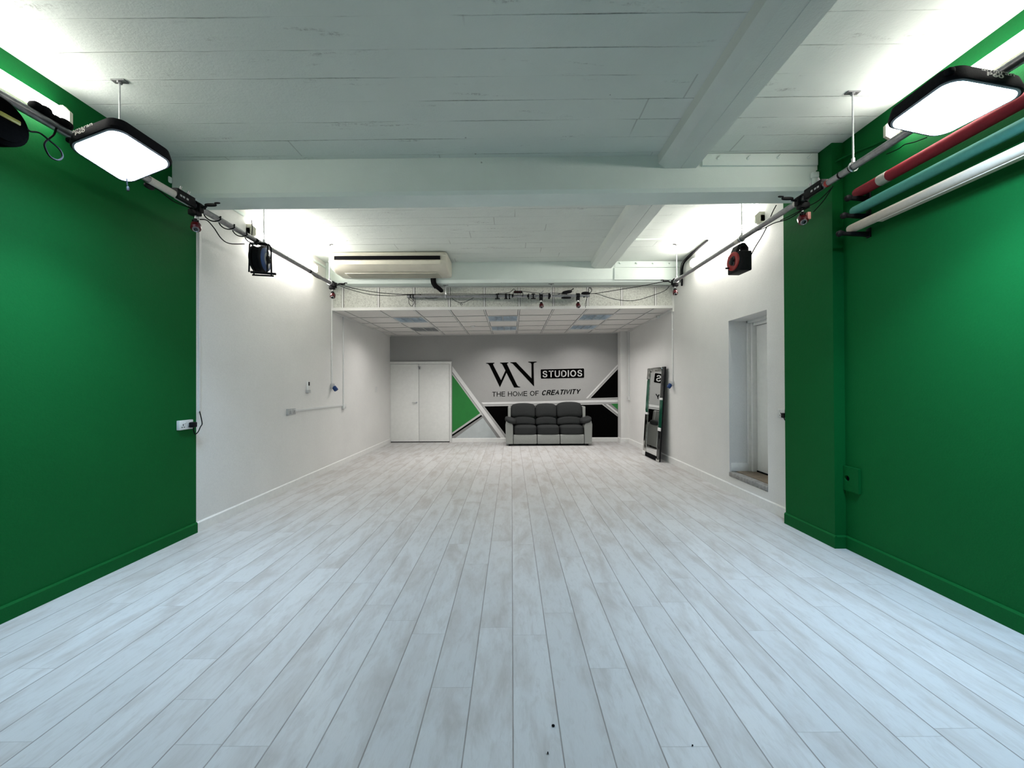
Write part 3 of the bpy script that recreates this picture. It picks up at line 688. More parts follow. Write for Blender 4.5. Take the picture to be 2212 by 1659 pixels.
b = MB(); cy_, cz_ = 3.262, .605; N = 20; xo = XR-.022       # plate with a real round hole
out = []
for i in range(N):
    a = 2*pi*i/N; dx_, dz_ = cos(a), sin(a); k = min((.068 if dx_ < 0 else .034)/abs(dx_) if abs(dx_) > 1e-6 else 9, (.105 if dz_ > 0 else .105)/abs(dz_) if abs(dz_) > 1e-6 else 9)
    out.append((cy_+dx_*k-.0, cz_+dz_*k))
y0_, y1_, z0_, z1_ = 3.155, 3.297, .50, .705
def edge_pt(a):
    dx_, dz_ = cos(a), sin(a); ks = []
    if dx_ > 1e-6: ks.append((y1_-cy_)/dx_)
    if dx_ < -1e-6: ks.append((y0_-cy_)/dx_)
    if dz_ > 1e-6: ks.append((z1_-cz_)/dz_)
    if dz_ < -1e-6: ks.append((z0_-cz_)/dz_)
    k = min(ks); return (cy_+dx_*k, cz_+dz_*k)
angs = sorted([2*pi*i/24 for i in range(24)]+[atan2(z-cz_, y-cy_) % (2*pi) for y in (y0_, y1_) for z in (z0_, z1_)])
n_ = len(angs); O = [edge_pt(a) for a in angs]; I = [(cy_+.024*cos(a), cz_+.024*sin(a)) for a in angs]
fo = b.vs([(xo, y, z) for y, z in O]); fi = b.vs([(xo, y, z) for y, z in I]); bo = b.vs([(XR, y, z) for y, z in O]); bi = b.vs([(XR-.002, y, z) for y, z in I])
for i in range(n_):
    j = (i+1) % n_; b.face([fo[i], fo[j], fi[j], fi[i]]); b.face([fo[i], fo[j], bo[j], bo[i]]); b.face([fi[i], fi[j], bi[j], bi[i]])
b.build('plate', M['green'], hp)
MB().cyl((XR-.004, cy_, cz_), (XR-.001, cy_, cz_), .024, 20).build('hole', M['dark'], hp)

# ------------------------------------------------------------------ pipes and hanger rods
def pipe(label, a, b_, extras):
    t = thing('scaffold_pipe', label, 'pipe', (V(a)+V(b_))/2, 'scaffold pipes')
    MB().cyl(a, b_, .0245, 24).build('tube', M['steel'], t)
    d = (V(b_)-V(a)).normalized()
    for nm, m, q, w_ in extras: MB().cyl(V(q)-d*w_/2, V(q)+d*w_/2, .0265, 20).build(nm, m, t)
pipe('long grey scaffold pipe hanging along the left side of the room', (PL, -1.4, PLz), (PL, 5.60, PLz),
     [('black_strap', M['blackp'], (PL, 5.52, PLz), .018), ('pale_tape', M['tapew'], (PL, 2.86, PLz), .22), ('black_strap', M['blackp'], (PL, 3.90, PLz), .03), ('black_strap', M['blackp'], (PL, 4.95, PLz), .03)])
pipe('long grey scaffold pipe hanging along the right side of the room', (PR, -1.4, PRz), (PR, 5.70, PRz),
     [('red_tape', M['redp'], (PR, 2.945, PRz), .02), ('black_strap', M['blackp'], (PR, 2.83, PRz), .012), ('black_strap', M['blackp'], (PR, 2.735, PRz), .02), ('black_strap', M['blackp'], (PR, 5.65, PRz), .02), ('white_tape', M['tapew'], (PR, 3.25, PRz), .07), ('pale_tape', M['tapew'], (PR, 4.12, PRz), .06)])
BY, BZ = 6.50, 2.925
pipe('short scaffold pipe hanging across the far end of the room under the second beam', (-1.76, BY, BZ), (1.33, BY, BZ), [('black_strap', M['blackp'], (x, BY, BZ), .02) for x in (-1.70, -1.655, .02, .28, .66)])
def hanger(x, y, zt, zp, label):
    t = thing('hanger_rod', label, 'hanger rod', (x, y, zp), 'ceiling hanger rods')
    m = MB(); m.box((x-.045, y-.018, zt-.008), (x+.045, y+.018, zt), .002); m.lathe((x, y, zt-.008), (0, 0, -1), [(0, .016), (.012, .014)], 6)
    m.build('ceiling_plate', M['steel'], t)
    MB().cyl((x, y, zt-.01), (x, y, zp+.03), .0055, 10).build('rod', M['chrome'], t)
    c_ = MB(); 
    ang = 0 if abs(y-BY) > .01 else pi/2; pts = []
    for k in range(17):
        a = pi/2+2*pi*k/16; pts.append((x+.031*cos(a)*cos(ang), y+.031*cos(a)*sin(ang), zp+.031*sin(a)))
    c_.tube(pts, .006, 6, False); c_.lathe((x, y, zp+.03), (0, 0, 1), [(0, .012), (.03, .012)], 6); c_.build('pipe_clip', M['chrome'], t)
for y, nm in ((-.35, None), (1.05, None), (2.55, 'steel hanger rod on the left above the lit softbox'), (4.04, 'steel hanger rod above the blue cable reel on the left'), (5.50, 'steel hanger rod at the far end of the left pipe, before the air conditioner')):
    hanger(PL, y, zc(PL), PLz, nm or 'steel hanger rod of the left pipe nearest the camera')
for y, nm in ((-.2, None), (1.25, None), (2.725, 'steel hanger rod on the right beside the rolled backdrops'), (4.05, 'steel hanger rod above the red cable reel on the right'), (5.65, 'steel hanger rod at the far end of the right pipe')):
    hanger(PR, y, zc(PR), PRz, nm or 'steel hanger rod of the right pipe nearest the camera')
hanger(-1.11, BY, 3.118, BZ, 'short hanger rod on the far crossing pipe beside the black air conditioner hose')
hanger(.68, BY, 3.132, BZ, 'short hanger rod on the far crossing pipe, right of its middle')

# ------------------------------------------------------------------ clamps and small red spotlights
def make_clamp():
    t = thing('pipe_clamp', 'x', 'clamp', (0, 0, 0), 'black pipe clamps')       # around a pipe along Y
    m = MB(); n = 14
    for a0, a1, w_ in ((.15*pi, 1.25*pi, .030),):
        ring = [(r*cos(a0+(a1-a0)*i/n), r*sin(a0+(a1-a0)*i/n)) for r in (.026, .042) for i in (range(n+1) if r < .03 else range(n, -1, -1))]
        m.prism([(x, -w_, z) for x, z in ring], (0, 2*w_, 0))
    m.box((-.05, -.028, -.075), (.03, .028, -.026), .008); m.box((.024, -.022, -.05), (.05, .022, .02), .006)
    m.build('jaw', M['blackp'], t)
    h = MB(); h.cyl((.045, 0, -.01), (.085, 0, .0), .009, 12); h.pillow((.12, 0, .012), (.10, .022, .026), 3, 5); h.pillow((.175, 0, .028), (.05, .014, .015), 2.5, 4)
    h.build('handle', M['blackp'], t)
    MB().cyl((-.005, 0, -.075), (-.005, 0, -.105), .007, 12).build('spigot', M['chrome'], t)
    return t
CL = make_clamp()
def make_spot():
    t = thing('mini_spotlight', 'x', 'spotlight', (0, 0, 0), 'small red spotlights')
    m = MB(); m.box((-.012, -.012, -.02), (.012, .012, .018), .004); m.cyl((-.022, 0, 0), (.022, 0, 0), .008, 10); m.build('swivel', M['blackp'], t)
    b = MB(); ax = V((.10, -.75, -.85)).normalized(); c0 = V((0, .02, -.03))
    b.lathe(c0, ax, [(-.025, .012), (-.02, .028), (.0, .036), (.048, .036), (.056, .026), (.062, .022)], 20); bd_ = b.build('body', M['dkred'], t)
    b = MB(); b.lathe(c0, ax, [(.058, .0235), (.068, .0235), (.070, .019), (.066, .015)], 20); bz_ = b.build('bezel', M['steel'], bd_)
    b = MB(); b.lathe(c0, ax, [(.060, .015), (.067, .0145), (.069, .006)], 16); b.build('lens', M['lens'], bd_)
    return t
SP = make_spot()
def set_first(o, loc, label, rz): o.location = loc; o['label'] = label; o.rotation_euler = (0, 0, rz)
sites = [((PL, 3.17, PLz), 0, 'left pipe under the first beam', (-.045, .0)), ((PL, 5.60, PLz), .2, 'far end of the left pipe', (.02, 0)),
         ((PR, 3.21, PRz), pi, 'right pipe beside the green pillar', (.045, 0)), ((PR, 5.72, PRz), pi-.2, 'far end of the right pipe', (-.01, 0)),
         ((.505, BY, BZ), pi/2, 'middle of the far crossing pipe', (0, 0)), ((1.13, BY, BZ), pi/2, 'right part of the far crossing pipe', (0, 0))]
for i, (p, rz, where, (dx, dy)) in enumerate(sites):
    lc = 'black handled pipe clamp on the '+where; ls = 'small dark red spotlight hanging from the '+where
    if i == 0: set_first(CL, p, lc, rz)
    else: copy_tree(CL, p, lc, rz)
    yaw = atan2(-p[0], p[1])*-1
    q = (p[0]+dx*.0+(-.005 if rz < 1 else .005), p[1], p[2]-.118)
    if i == 0: set_first(SP, q, ls, .5)
    else:
        sp2 = copy_tree(SP, q, ls, [0, .1, -.5, -.3, -.1, .1][i])
        if i == 2: SPR = sp2
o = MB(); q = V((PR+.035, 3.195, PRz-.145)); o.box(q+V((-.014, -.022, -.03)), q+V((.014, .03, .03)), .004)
pn = o.build('lit_side', speck('pale_red_lit_side', (.62, .24, .20, 1), .5), SPR); pn['label'] = 'lit side of the red spotlight, painted pale red'  # added pale box: light on the spotlight's side put into its colour

# power strips tied along the pipes
def strip(y0, y1, X, Z, s, label):
    t = thing('power_strip', label, 'power strip', (X, (y0+y1)/2, Z), 'black power strips tied to the pipes')
    MB().box((X-.03, y0, Z+.018), (X+.03, y1, Z+.05), .006).build('strip_body', M['blackp'], t)
    MB().box((X+s*.022-.012, y0, Z-.03), (X+s*.022+.012, y1, Z+.03), .005).build('strip_body', M['blackp'], t)
    for k in (.3, .75): y = y0+(y1-y0)*k; MB().cyl((X, y, Z+.05), (X+s*.012, y, Z+.085), .008, 8).build('wing_bolt', M['steel'], t)
    for k in (.1, .25, .45): y = y0+(y1-y0)*k; MB().box((X+s*.033, y, Z-.008), (X+s*.036, y+.018, Z+.006)).build('switch', M['gplast'], t)
strip(2.96, 3.13, PL, PLz, 1, 'black power strip with bolts tied along the left pipe')
strip(2.97, 3.15, PR, PRz, -1, 'black power strip with bolts tied along the right pipe')

# ------------------------------------------------------------------ softbox panels
def softbox(C4, hgt, label, X, Z, yc, flip, em='soft'):
    A, B, C_, D = [V(c) for c in C4]                       # A,B near edge; D,C far edge
    ctr = (A+B+C_+D)/4; t = thing('softbox_light', label, 'softbox light', ctr, 'softbox panel lights')
    def uv(s_, q, k, up):
        u, v = .5+(s_-.5)*k, .5+(q-.5)*k
        return (A*(1-u)+B*u)*(1-v)+(D*(1-u)+C_*u)*v+V((0, 0, up))
    n = 64; R = .19; ring = []
    corners = [(R, R, pi, 1.5*pi), (1-R, R, 1.5*pi, 2*pi), (1-R, 1-R, 0, .5*pi), (R, 1-R, .5*pi, pi)]
    for cx, cy, a0, a1 in corners:
        for i in range(n//4): a = a0+(a1-a0)*i/(n//4-1); ring.append((cx+R*cos(a), cy+R*sin(a)))
    def loop(m, k, up): return m.vs([uv(a, b, k, up) for a, b in ring])
    def band(m, l1, l2):
        N = len(l1)
        for i in range(N): m.face([l1[i], l1[(i+1) % N], l2[(i+1) % N], l2[i]])
    m = MB(); l0, l1, l2, l3 = loop(m, 1.04, 0.0), loop(m, 1.055, .012), loop(m, .99, hgt), loop(m, .80, hgt+.02); l4 = loop(m, .97, .0)
    band(m, l4, l0); band(m, l0, l1); band(m, l1, l2); band(m, l2, l3); m.face(l3); m.build('fabric_skirt', M['fabblack'], t)
    m = MB(); l0, l1, l2 = loop(m, 1.0, -.004), loop(m, .955, -.006), loop(m, 1.0, .0); band(m, l0, l1); band(m, l0, l2); m.build('trim_ring', M['greytrim'], t)
    m = MB(); l0 = loop(m, .965, -.004); ls = [l0]
    for k, up in ((.8, -.010), (.6, -.014), (.4, -.016), (.2, -.017)): l = loop(m, k*.965, up); band(m, ls[-1], l); ls.append(l)
    m.face(ls[-1]); m.build('diffuser', M[em], t)
    # printed name on the side that faces the camera
    S = lambda u, v: uv(flip[0]+(flip[1]-flip[0])*u, -.0, 1.0, 0)+V((0, -.017, .010+.036*v))
    text('amaran', M['tapew'], lambda u, v: S(u, .60+.35*v)+V((0, -.002, 0)), t, 'name_print', ext=-.0008)
    text('P60', M['tapew'], lambda u, v: S(.15+u*.5, .0+.5*v)+V((0, -.004, 0)), t, 'name_print', ext=-.0008, bold=.02)
    top = V((X, yc, Z)); pl_ = ctr+V((0, 0, hgt+.02))
    m = MB(); m.box(pl_+V((-.10, -.06, -.01)), pl_+V((.10, .06, .03)), .01); m.build('lamp_housing', M['blackp'], t)
    m = MB(); m.tube([pl_+V((0, 0, .02)), (pl_+top)/2+V((0, 0, .02)), top+V((0, 0, -.03))], .011, 8)
    m.box(top+V((-.036, -.03, -.036)), top+V((.036, .03, .036)), .01); m.build('mounting_clamp', M['blackp'], t)
    ld = bpy.data.lights.new('softbox_lamp', 'AREA'); ld.shape = 'RECTANGLE'; ld.size = .36; ld.size_y = .30; ld.energy = 17 if em == 'soft' else 17; ld.spread = radians(112); ld.color = (.55, .76, 1.0)
    lo = bpy.data.objects.new('lamp', ld); COL.objects.link(lo); lo.parent = t; lo.location = (0, 0, -.024)
    # fabric straps and velcro tab near the near corner
    m = MB(); q = uv(.02, .02, 1.0, hgt*.5); m.pillow(q+V((.0, .01, .004)), (.035, .03, .03), 3, 5); m.build('corner_tab', M['fabblack'], t)
softbox([at(142, 313, Z=2.785), at(249, 271, Z=2.825), at(379, 355, Z=2.825), at(274, 397, Z=2.785)], .062, 'glowing softbox panel hanging from the left pipe by the green wall', PL, PLz, 2.40, (.22, .62), 'soft_dim')
softbox([at(1909.5, 271.9, Z=2.80)+V((0, 0, 0)), at(2029, 296.6, Z=2.80), at(2226.9, 194.9, Z=2.80), at(2056.9, 163.8, Z=2.80)][::-1][0:1]+[at(2226.9, 194.9, Z=2.80), at(2029, 296.6, Z=2.80), at(1909.5, 271.9, Z=2.80)], .062, 'glowing softbox panel hanging from the right pipe beside the backdrop rolls', PR, PRz, 1.98, (.30, .72))

# ------------------------------------------------------------------ cable reels
def reel_round(loc, rz):
    t = thing('cable_reel', 'round black and blue cable reel hanging from the left pipe', 'cable reel', loc, 'hanging extension reels', rz)
    P = lambda x, y, z: (x, y, z)
    R = lambda m: m.build
    def put(m, name, mat, par=None):
        o = m.build(name, mat); o.parent = par or t; return o
    m = MB(); m.lathe((-.075, 0, 0), (1, 0, 0), [(0, .10), (.012, .126), (.03, .130), (.034, .10), (.09, .10), (.094, .130), (.11, .130), (.118, .120)], 36); put(m, 'drum', M['blackp'])
    m = MB(); m.lathe((-.036, 0, 0), (1, 0, 0), [(0, .09), (.003, .122), (.048, .122), (.052, .09)], 36); put(m, 'wound_cable', M['rubber'])
    m = MB(); m.lathe((.043, 0, 0), (1, 0, 0), [(0, .118), (.012, .117), (.016, .103), (.016, .05)], 36); fc = put(m, 'face', M['dkblue'])
    m = MB(); m.lathe((.058, 0, 0), (1, 0, 0), [(0, .07), (.006, .068), (.006, .04)], 24); m.box((.06, -.03, -.085), (.07, .03, -.04), .006); put(m, 'socket_ring', M['gplast'], fc)
    m = MB(); m.lathe((.06, 0, 0), (1, 0, 0), [(0, .04), (.02, .038), (.028, .02)], 20); put(m, 'hub', M['blackp'])
    m = MB()
    for x in (-.085, .08):
        m.tube([(x, -.055, -.150), (x, -.05, -.06), (x, -.045, .09), (x, -.035, .14), (x, 0, .155), (x, .035, .14), (x, .045, .09), (x, .05, -.06), (x, .055, -.150)], .008, 8)
    m.tube([(-.085, 0, .155), (.0, 0, .162), (.08, 0, .155)], .013, 10); m.tube([(-.07, -.055, -.150), (.16, -.055, -.158)], .012, 10, False); m.tube([(-.10, .055, -.150), (.10, .055, -.150)], .009, 8, False)
    put(m, 'stand', M['blackp'])
    m = MB(); m.tube([(.09, .0, 0), (.02, -.05, .11), (-.04, -.085, .13)], .005, 6, False); put(m, 'crank_arm', M['steel'])
    return t
reel_round((PL+.025, 3.95, 2.715), radians(12))
def reel_box(loc, rz):
    t = thing('cable_reel', 'square black and red cable reel hanging from the right pipe', 'cable reel', loc, 'hanging extension reels', rz)
    def put(m, name, mat, par=None): o = m.build(name, mat); o.parent = par or t; return o
    m = MB(); m.box((-.062, -.105, -.15), (.07, .105, .055), .012, 3)
    m.prism([(-.062, -.05, .045), (-.062, -.05, .075), (-.035, -.05, .135), (-.006, -.05, .135), (-.030, -.05, .07), (-.012, -.05, .045)], (0, .10, 0))
    m.prism([(.07, -.05, .045), (.07, -.05, .105), (.042, -.05, .142), (.025, -.05, .142), (.050, -.05, .10), (.052, -.05, .045)], (0, .10, 0))
    m.prism([(-.035, -.05, .128), (.0, -.05, .152), (.030, -.05, .152), (.045, -.05, .138), (.040, -.05, .115), (-.010, -.05, .112)], (0, .10, 0))
    m.prism([(-.02, -.05, .045), (-.02, -.05, .062), (.055, -.05, .092), (.055, -.05, .045)], (0, .10, 0))
    put(m, 'housing', M['blackp'])
    m = MB(); m.lathe((-.060, 0, -.03), (-1, 0, 0), [(0, .098), (.014, .096), (.018, .088), (.014, .070)], 36); put(m, 'red_ring', M['redp'])
    m = MB(); m.lathe((-.060, 0, -.03), (-1, 0, 0), [(0, .072), (.012, .070), (.014, .05)], 30); m.box((-.085, -.02, -.07), (-.066, .02, .01), .005); sp_ = put(m, 'socket_panel', M['blackp'])
    for a in (0, 2*pi/3, 4*pi/3): m = MB(); m.lathe((-.073, .035*cos(a), -.03+.035*sin(a)), (-1, 0, 0), [(0, .022), (.006, .021)], 14); put(m, 'socket', M['dkgrey'], sp_)
    m = MB(); m.lathe((-.075, .06, -.085), (-1, 0, 0), [(0, .010), (.035, .009), (.038, .005)], 12); put(m, 'crank_knob', M['blackp'])
    m = MB(); m.lathe((-.05, 0, -.03), (1, 0, 0), [(0, .09), (.098, .09)], 28); put(m, 'wound_cable', M['rubber'])
    m = MB(); m.tube([(0, 0, .135), (.0, -.02, .175), (.02, .0, .21)], .004, 6); put(m, 'cable_tie', M['steel'])
    return t
reel_box((PR-.012, 4.08, 2.745), radians(3))
def reel_near():
    t = thing('cable_reel', 'black and yellow cable reel cut off by the left edge of the photo', 'cable reel', (PL, 1.90, 2.74), 'hanging extension reels')
    c0 = V((PL-.005, 1.93, 2.752)); m = MB(); m.lathe(c0+V((-.05, 0, 0)), (1, 0, 0), [(0, .10), (.015, .118), (.085, .118), (.10, .10)], 32); m.build('drum', M['matte'], t)
    MB().lathe(c0+V((.05, 0, 0)), (1, 0, 0), [(0, .10), (.006, .098), (.008, .06)], 28).build('face', M['matte'], t)
    MB().box(c0+V((.052, -.02, .01)), c0+V((.062, .065, .035)), .006).build('yellow_panel', M['yellow'], t)
    MB().tube([c0+V((0, -.06, .10)), c0+V((0, -.03, .135)), c0+V((0, .03, .135)), c0+V((0, .06, .10))], .012, 8).build('handle', M['blackp'], t)
reel_near()
m = MB()
for k in range(6): m.pillow((PL+.012*sin(k*2), 2.10+.03*k, PLz+.045+.006*cos(k)), (.06, .05, .045), 2.5, 5)
tag(m.build('cable_bundle', M['rubber']), 'bunched black cable on top of the left pipe before the softbox', 'cable')

# ------------------------------------------------------------------ loose cables
def cable(label, pts, r=.0045, name='cable', m='rubber', cat='cable'):
    return tag(MB().tube(pts, r, 8).build(name, M[m]), label, cat)
a = lambda X, *pp: [at(x, y, X=X) for x, y in pp]
cable('black cable hanging in a loop on the left green wall beside the softbox', a(PL+.05, (58, 278), (66, 284), (85, 287), (105, 302), (128, 322), (135, 338), (125, 346), (108, 338), (97, 318), (98, 307), (108, 298), (117, 290), (122, 276)), .0045)
cable('short black cord dangling below the left softbox', a(PL+.10, (274, 386), (275, 398), (276, 404)), .0035)
tag(MB().pillow(at(276.5, 408, X=PL+.10), (.014, .014, .032), 3, 4).build('cord_end', M['blackp']), 'small black connector at the end of the cord under the left softbox', 'connector')
cable('black cable sagging under the left pipe from the softbox to the clamp', a(PL-.03, (305, 385), (318, 396), (345, 412), (375, 435), (408, 448), (425, 452)), .004)
tag(MB().pillow(at(322, 403, X=PL-.03), (.03, .075, .035), 2.6, 6).build('in_line_switch', M['blackp']), 'oval black switch hanging under the left pipe behind the softbox', 'switch')
cable('pale cable running just below the left pipe near the power strip', a(PL-.02, (355, 410), (385, 428), (412, 446), (430, 452)), .006, m='tapew')
hx = []                                                     # cable wound round the left pipe
for k in range(0, 97):
    t_ = k/96; ang = t_*2*pi*4.0; yy = 3.22+.68*t_; rr = .031+(.014 if (k//12) % 2 else .0)
    hx.append((PL+rr*cos(ang), yy, PLz+rr*sin(ang)))
tag(MB().tube(hx, .005, 6, False).build('wound_cable', M['rubber']), 'grey cable wound in loose turns round the left pipe', 'cable')
cable('black cable curving from the left clamp down to the blue reel', [at(432, 474, X=PL), at(447, 476, X=PL), at(462, 492, X=PL), at(478, 515, X=PL), at(496, 526, X=PL), at(528, 527, X=PL-.0)], .0045)
cable('thin cable hanging under the far part of the left pipe', a(PL, (672, 590), (683, 599), (697, 604), (712, 606)), .004)
# far crossing cables
B = lambda *pp: [at(x, y, Y=BY) for x, y in pp]
c1 = [at(722, 610, Y=5.62), at(760, 622, Y=5.9), at(810, 631, Y=6.2), at(860, 635.5, Y=6.42)]+B((905, 635.5), (985, 635), (1075, 635.5), (1110, 636))
cable('upper black cable from the left pipe end to the far crossing pipe', c1, .005)
c2 = [at(722, 611, Y=5.62), at(752, 624, Y=5.85), at(800, 636, Y=6.15), at(845, 639, Y=6.40)]+B((880, 637), (905, 636), (912, 639), (920, 644), (930, 645), (950, 642.4))
cable('lower black cable sagging from the left pipe end to the far crossing pipe', c2, .0045)
cable('black cable drooping with a small loop under the far crossing pipe', B((973, 641), (982, 649), (992, 653.5), (996, 654), (998.5, 657), (996.5, 659), (994.5, 657), (997, 654), (1006, 652), (1026, 641.5)), .004)
cable('black cable coil hanging at the left end of the far crossing pipe', B((894, 641), (893, 650), (886, 648), (882.5, 640), (888, 645), (894, 650), (894, 656), (890, 661), (886, 659), (883, 652), (883, 640)), .004)
cable('taut black cable from the far crossing pipe up to the right pipe end', B((1272, 634.5), (1288, 633.5))+[at(1330, 627, Y=6.3), at(1390, 617, Y=6.0), at(1444, 606, Y=5.72)], .005)
cable('black cable drooping in a long curve from the far crossing pipe to the right clamp', B((1272, 634.5), (1290, 635))+[at(1315, 643, Y=6.3), at(1345, 649, Y=6.15), at(1375, 648.5, Y=6.0), at(1410, 638, Y=5.85), at(1436, 628, Y=5.75), at(1446, 618, Y=5.72)], .0045)
cable('black cable with a loose end hanging from the right end of the crossing pipe', B((1274, 622), (1278, 628), (1274, 634), (1268, 644), (1264.5, 655), (1265, 665)), .004)
cable('black cable loop standing up at the right end of the crossing pipe', B((1262, 633), (1270, 631), (1271, 624), (1275, 621), (1278.5, 625), (1276, 631), (1268, 636)), .004)
cable('black cables lying along the top of the far crossing pipe', B((1075, 634), (1093, 633), (1102, 631), (1110, 624.5), (1116, 629), (1132, 629.5), (1150, 632), (1175, 634), (1190, 633), (1215, 634.5), (1200, 640.5), (1192, 640), (1205, 636), (1225, 629)), .0045)
def blob(label, px, py, size, name='cable_clamp', m='blackp', cat='clamp', Y=BY):
    p = at(px, py, Y=Y); o = MB(); o.pillow(p, size, 3.5, 5); o.box(p+V((-.009, -.03, -size[2]/2-.01)), p+V((.009, .03, size[2]/2+.01)), .004)
    return tag(o.build(name, M[m]), label, cat, 'clamps on the far crossing pipe')
def gclamp(label, px, m='blackp', top=.03, low=.04, wd=.02, foot=.09):
    x = at(px, 636, Y=BY).x; o = MB(); o.box((x-wd/2, BY-.034, BZ-low), (x+wd/2, BY+.034, BZ+top), .004)
    o.pillow((x, BY, BZ-low-.004), (foot, .05, .016), 3, 5); o.pillow((x, BY, BZ+top), (foot*.7, .045, .022), 3, 5)
    return tag(o.build('pipe_clamp', M[m]), label, 'clamp', 'clamps on the far crossing pipe')
gclamp('leftmost narrow black clamp right of the middle gap on the crossing pipe', 1074.5)
gclamp('black double clamp just left of the socket block on the crossing pipe', 1093, wd=.03, foot=.06)
gclamp('slim black strap clamp touching the socket block on the crossing pipe', 1100.5, wd=.018, foot=.03)
gclamp('black clamp with a curved foot right of the socket block', 1152)
gclamp('thin black strap clamp between the socket block and the silver clamp', 1142, wd=.014, foot=.02)
gclamp('black tape clamp beside the right hanger rod of the crossing pipe', 1186, wd=.03, foot=.035)
x = at(1169, 636, Y=BY).x; o = MB(); o.box((x-.025, BY-.036, BZ-.035), (x+.02, BY+.034, BZ+.05), .008); o.cyl((x+.01, BY-.03, BZ+.05), (x+.035, BY-.03, BZ+.085), .007, 8); o.box((x+.02, BY-.04, BZ-.01), (x+.04, BY-.02, BZ+.03), .004)
tag(o.build('pipe_clamp', M['steel']), 'silver pipe clamp holding the middle spotlight of the crossing pipe', 'clamp')
sb = thing('socket_block', 'black socket block with red switches tied above the crossing pipe', 'socket block', at(1119, 631, Y=BY))
p = at(1119, 631.4, Y=BY-.02); MB().box(p+V((-.072, -.02, -.016)), p+V((.072, .02, .022)), .004).build('block', M['blackp'], sb); 
o = MB(); [o.box(p+V((-.06+k*.03, -.0215, -.006)), p+V((-.045+k*.03, -.0195, .008))) for k in range(4)]; o.build('switches', M['dkred'], sb)
o = MB(); [o.tube([p+V((s*.078, 0, .0)), p+V((s*.085, -.01, -.04)), p+V((s*.075, 0, -.075))], .005, 6) for s in (-1, 1)]; o.build('tie', M['blackp'], sb)
hd = thing('tilting_lamp_head', 'black tilted lamp head with a handle and round foot on the crossing pipe', 'lamp head', at(1224, 640, Y=BY))
p = at(1225, 631, Y=BY); MB().pillow(p, (.17, .06, .055), 3, 6, mtx=Matrix.Translation(p) @ Matrix.Rotation(-.18, 4, 'Y') @ Matrix.Translation(-p)).build('head', M['blackp'], hd)
MB().tube([p+V((.05, 0, .02)), p+V((.11, -.01, .055))], .008, 8, False).build('handle', M['blackp'], hd); MB().cyl(p+V((-.012, 0, -.02)), p+V((-.012, 0, -.10)), .013, 10).build('stem', M['blackp'], hd)
MB().pillow(p+V((-.015, 0, -.098)), (.17, .06, .03), 2.6, 6).build('foot', M['blackp'], hd)
p = at(1265, 634, Y=BY); o = MB(); o.pillow(p, (.15, .06, .06), 2.3, 6); o.cyl(p+V((-.03, -.01, -.02)), p+V((-.03, -.01, -.07)), .012, 8); tag(o.build('cable_bundle', M['rubber']), 'bunched black cable at the right end of the crossing pipe', 'cable')
# right side cables
cable('black cable from the right clamp under the pipe towards the reel', [at(1742, 448, X=PR), at(1730, 456, X=PR), at(1712, 468, X=PR), at(1700, 474, X=PR), at(1690, 477, X=PR), at(1672, 482, X=PR), at(1652, 492, X=PR), at(1635, 499, X=PR)], .0045)
cable('second black cable under the right pipe close to the pillar', [at(1800, 402, X=PR), at(1770, 432, X=PR), at(1745, 446, X=PR), at(1715, 462, X=PR), at(1686, 476, X=PR)], .004)
cable('straight black cable from the right pipe down to the small red spotlight', [at(1798, 404, X=PR), at(1780, 432, X=PR), at(1757, 458, X=PR)], .0035)
cable('black cable from the red reel up to the right pipe', [at(1621, 553, X=PR), at(1632, 533, X=PR), at(1645, 512, X=PR), at(1656, 491, X=PR)], .0045)
cable('black cable dropping behind the right pipe from under the first beam', [at(1677, 443, X=2.62), at(1670, 456, X=2.62), at(1664, 470, X=2.62)], .0045)
cable('thin black cable along the right pipe below the softbox', [at(2002, 297, X=PR+.0), at(1975, 307, X=PR), at(1955, 312, X=PR), at(1940, 322, X=PR), at(1915, 333, X=PR)], .003)
cable('thick black cable bundle turning down the far right corner by the beam', [(2.79, 5.44, 3.455), (2.80, 5.7, 3.45), (2.815, 6.0, 3.435), (2.825, 6.25, 3.405), (2.83, 6.33, 3.33), (2.832, 6.35, 3.22), (2.832, 6.36, 3.05)], .016)
cable('thin black cable beside the thick bundle in the far right corner', [(2.78, 5.46, 3.462), (2.79, 5.8, 3.46), (2.80, 6.10, 3.44), (2.80, 6.28, 3.40), (2.80, 6.33, 3.30), (2.80, 6.345, 3.10)], .006)
for lab, X_, y_ in (('thin wire tail sticking up from the left batten light by the blue reel', XL+.12, None),):
    cable(lab, [at(543, 475, X=-2.75), at(545, 492, X=-2.75), at(544, 508, X=-2.75)], .004)

# ------------------------------------------------------------------ backdrop rolls and brackets
def roll(label, m, X, Z, r, tape=None):
    t = thing('backdrop_roll', label, 'backdrop roll', (X, 1.75, Z-r), 'paper backdrop rolls')
    o = MB(); o.lathe((X, 3.10, Z), (0, -1, 0), [(0, r*.55), (.0, r*.93), (.012, r), (2.70, r), (2.71, r*.9)], 32); o.build('paper', M[m], t)
    MB().cyl((X, 3.115, Z), (X, 3.098, Z), r*.5, 20).build('core', M['tapew'] if m != 'redpaper' else M['redp'], t)
    if tape: MB().lathe((X, tape, Z), (0, -1, 0), [(0, r*.99), (.001, r+.0012), (.07, r+.0012), (.071, r*.99)], 32).build('tape_band', M['tapew'], t)
    return t
roll('deep red paper backdrop roll, topmost of three on the right green wall', 'redpaper', 2.800, 2.945, .040, 2.90)
roll('teal green paper backdrop roll between the red and the off-white rolls', 'tealpaper', 2.775, 2.800, .036)
roll('off-white paper backdrop roll, lowest of three on the right green wall', 'whitepaper', 2.745, 2.655, .034)
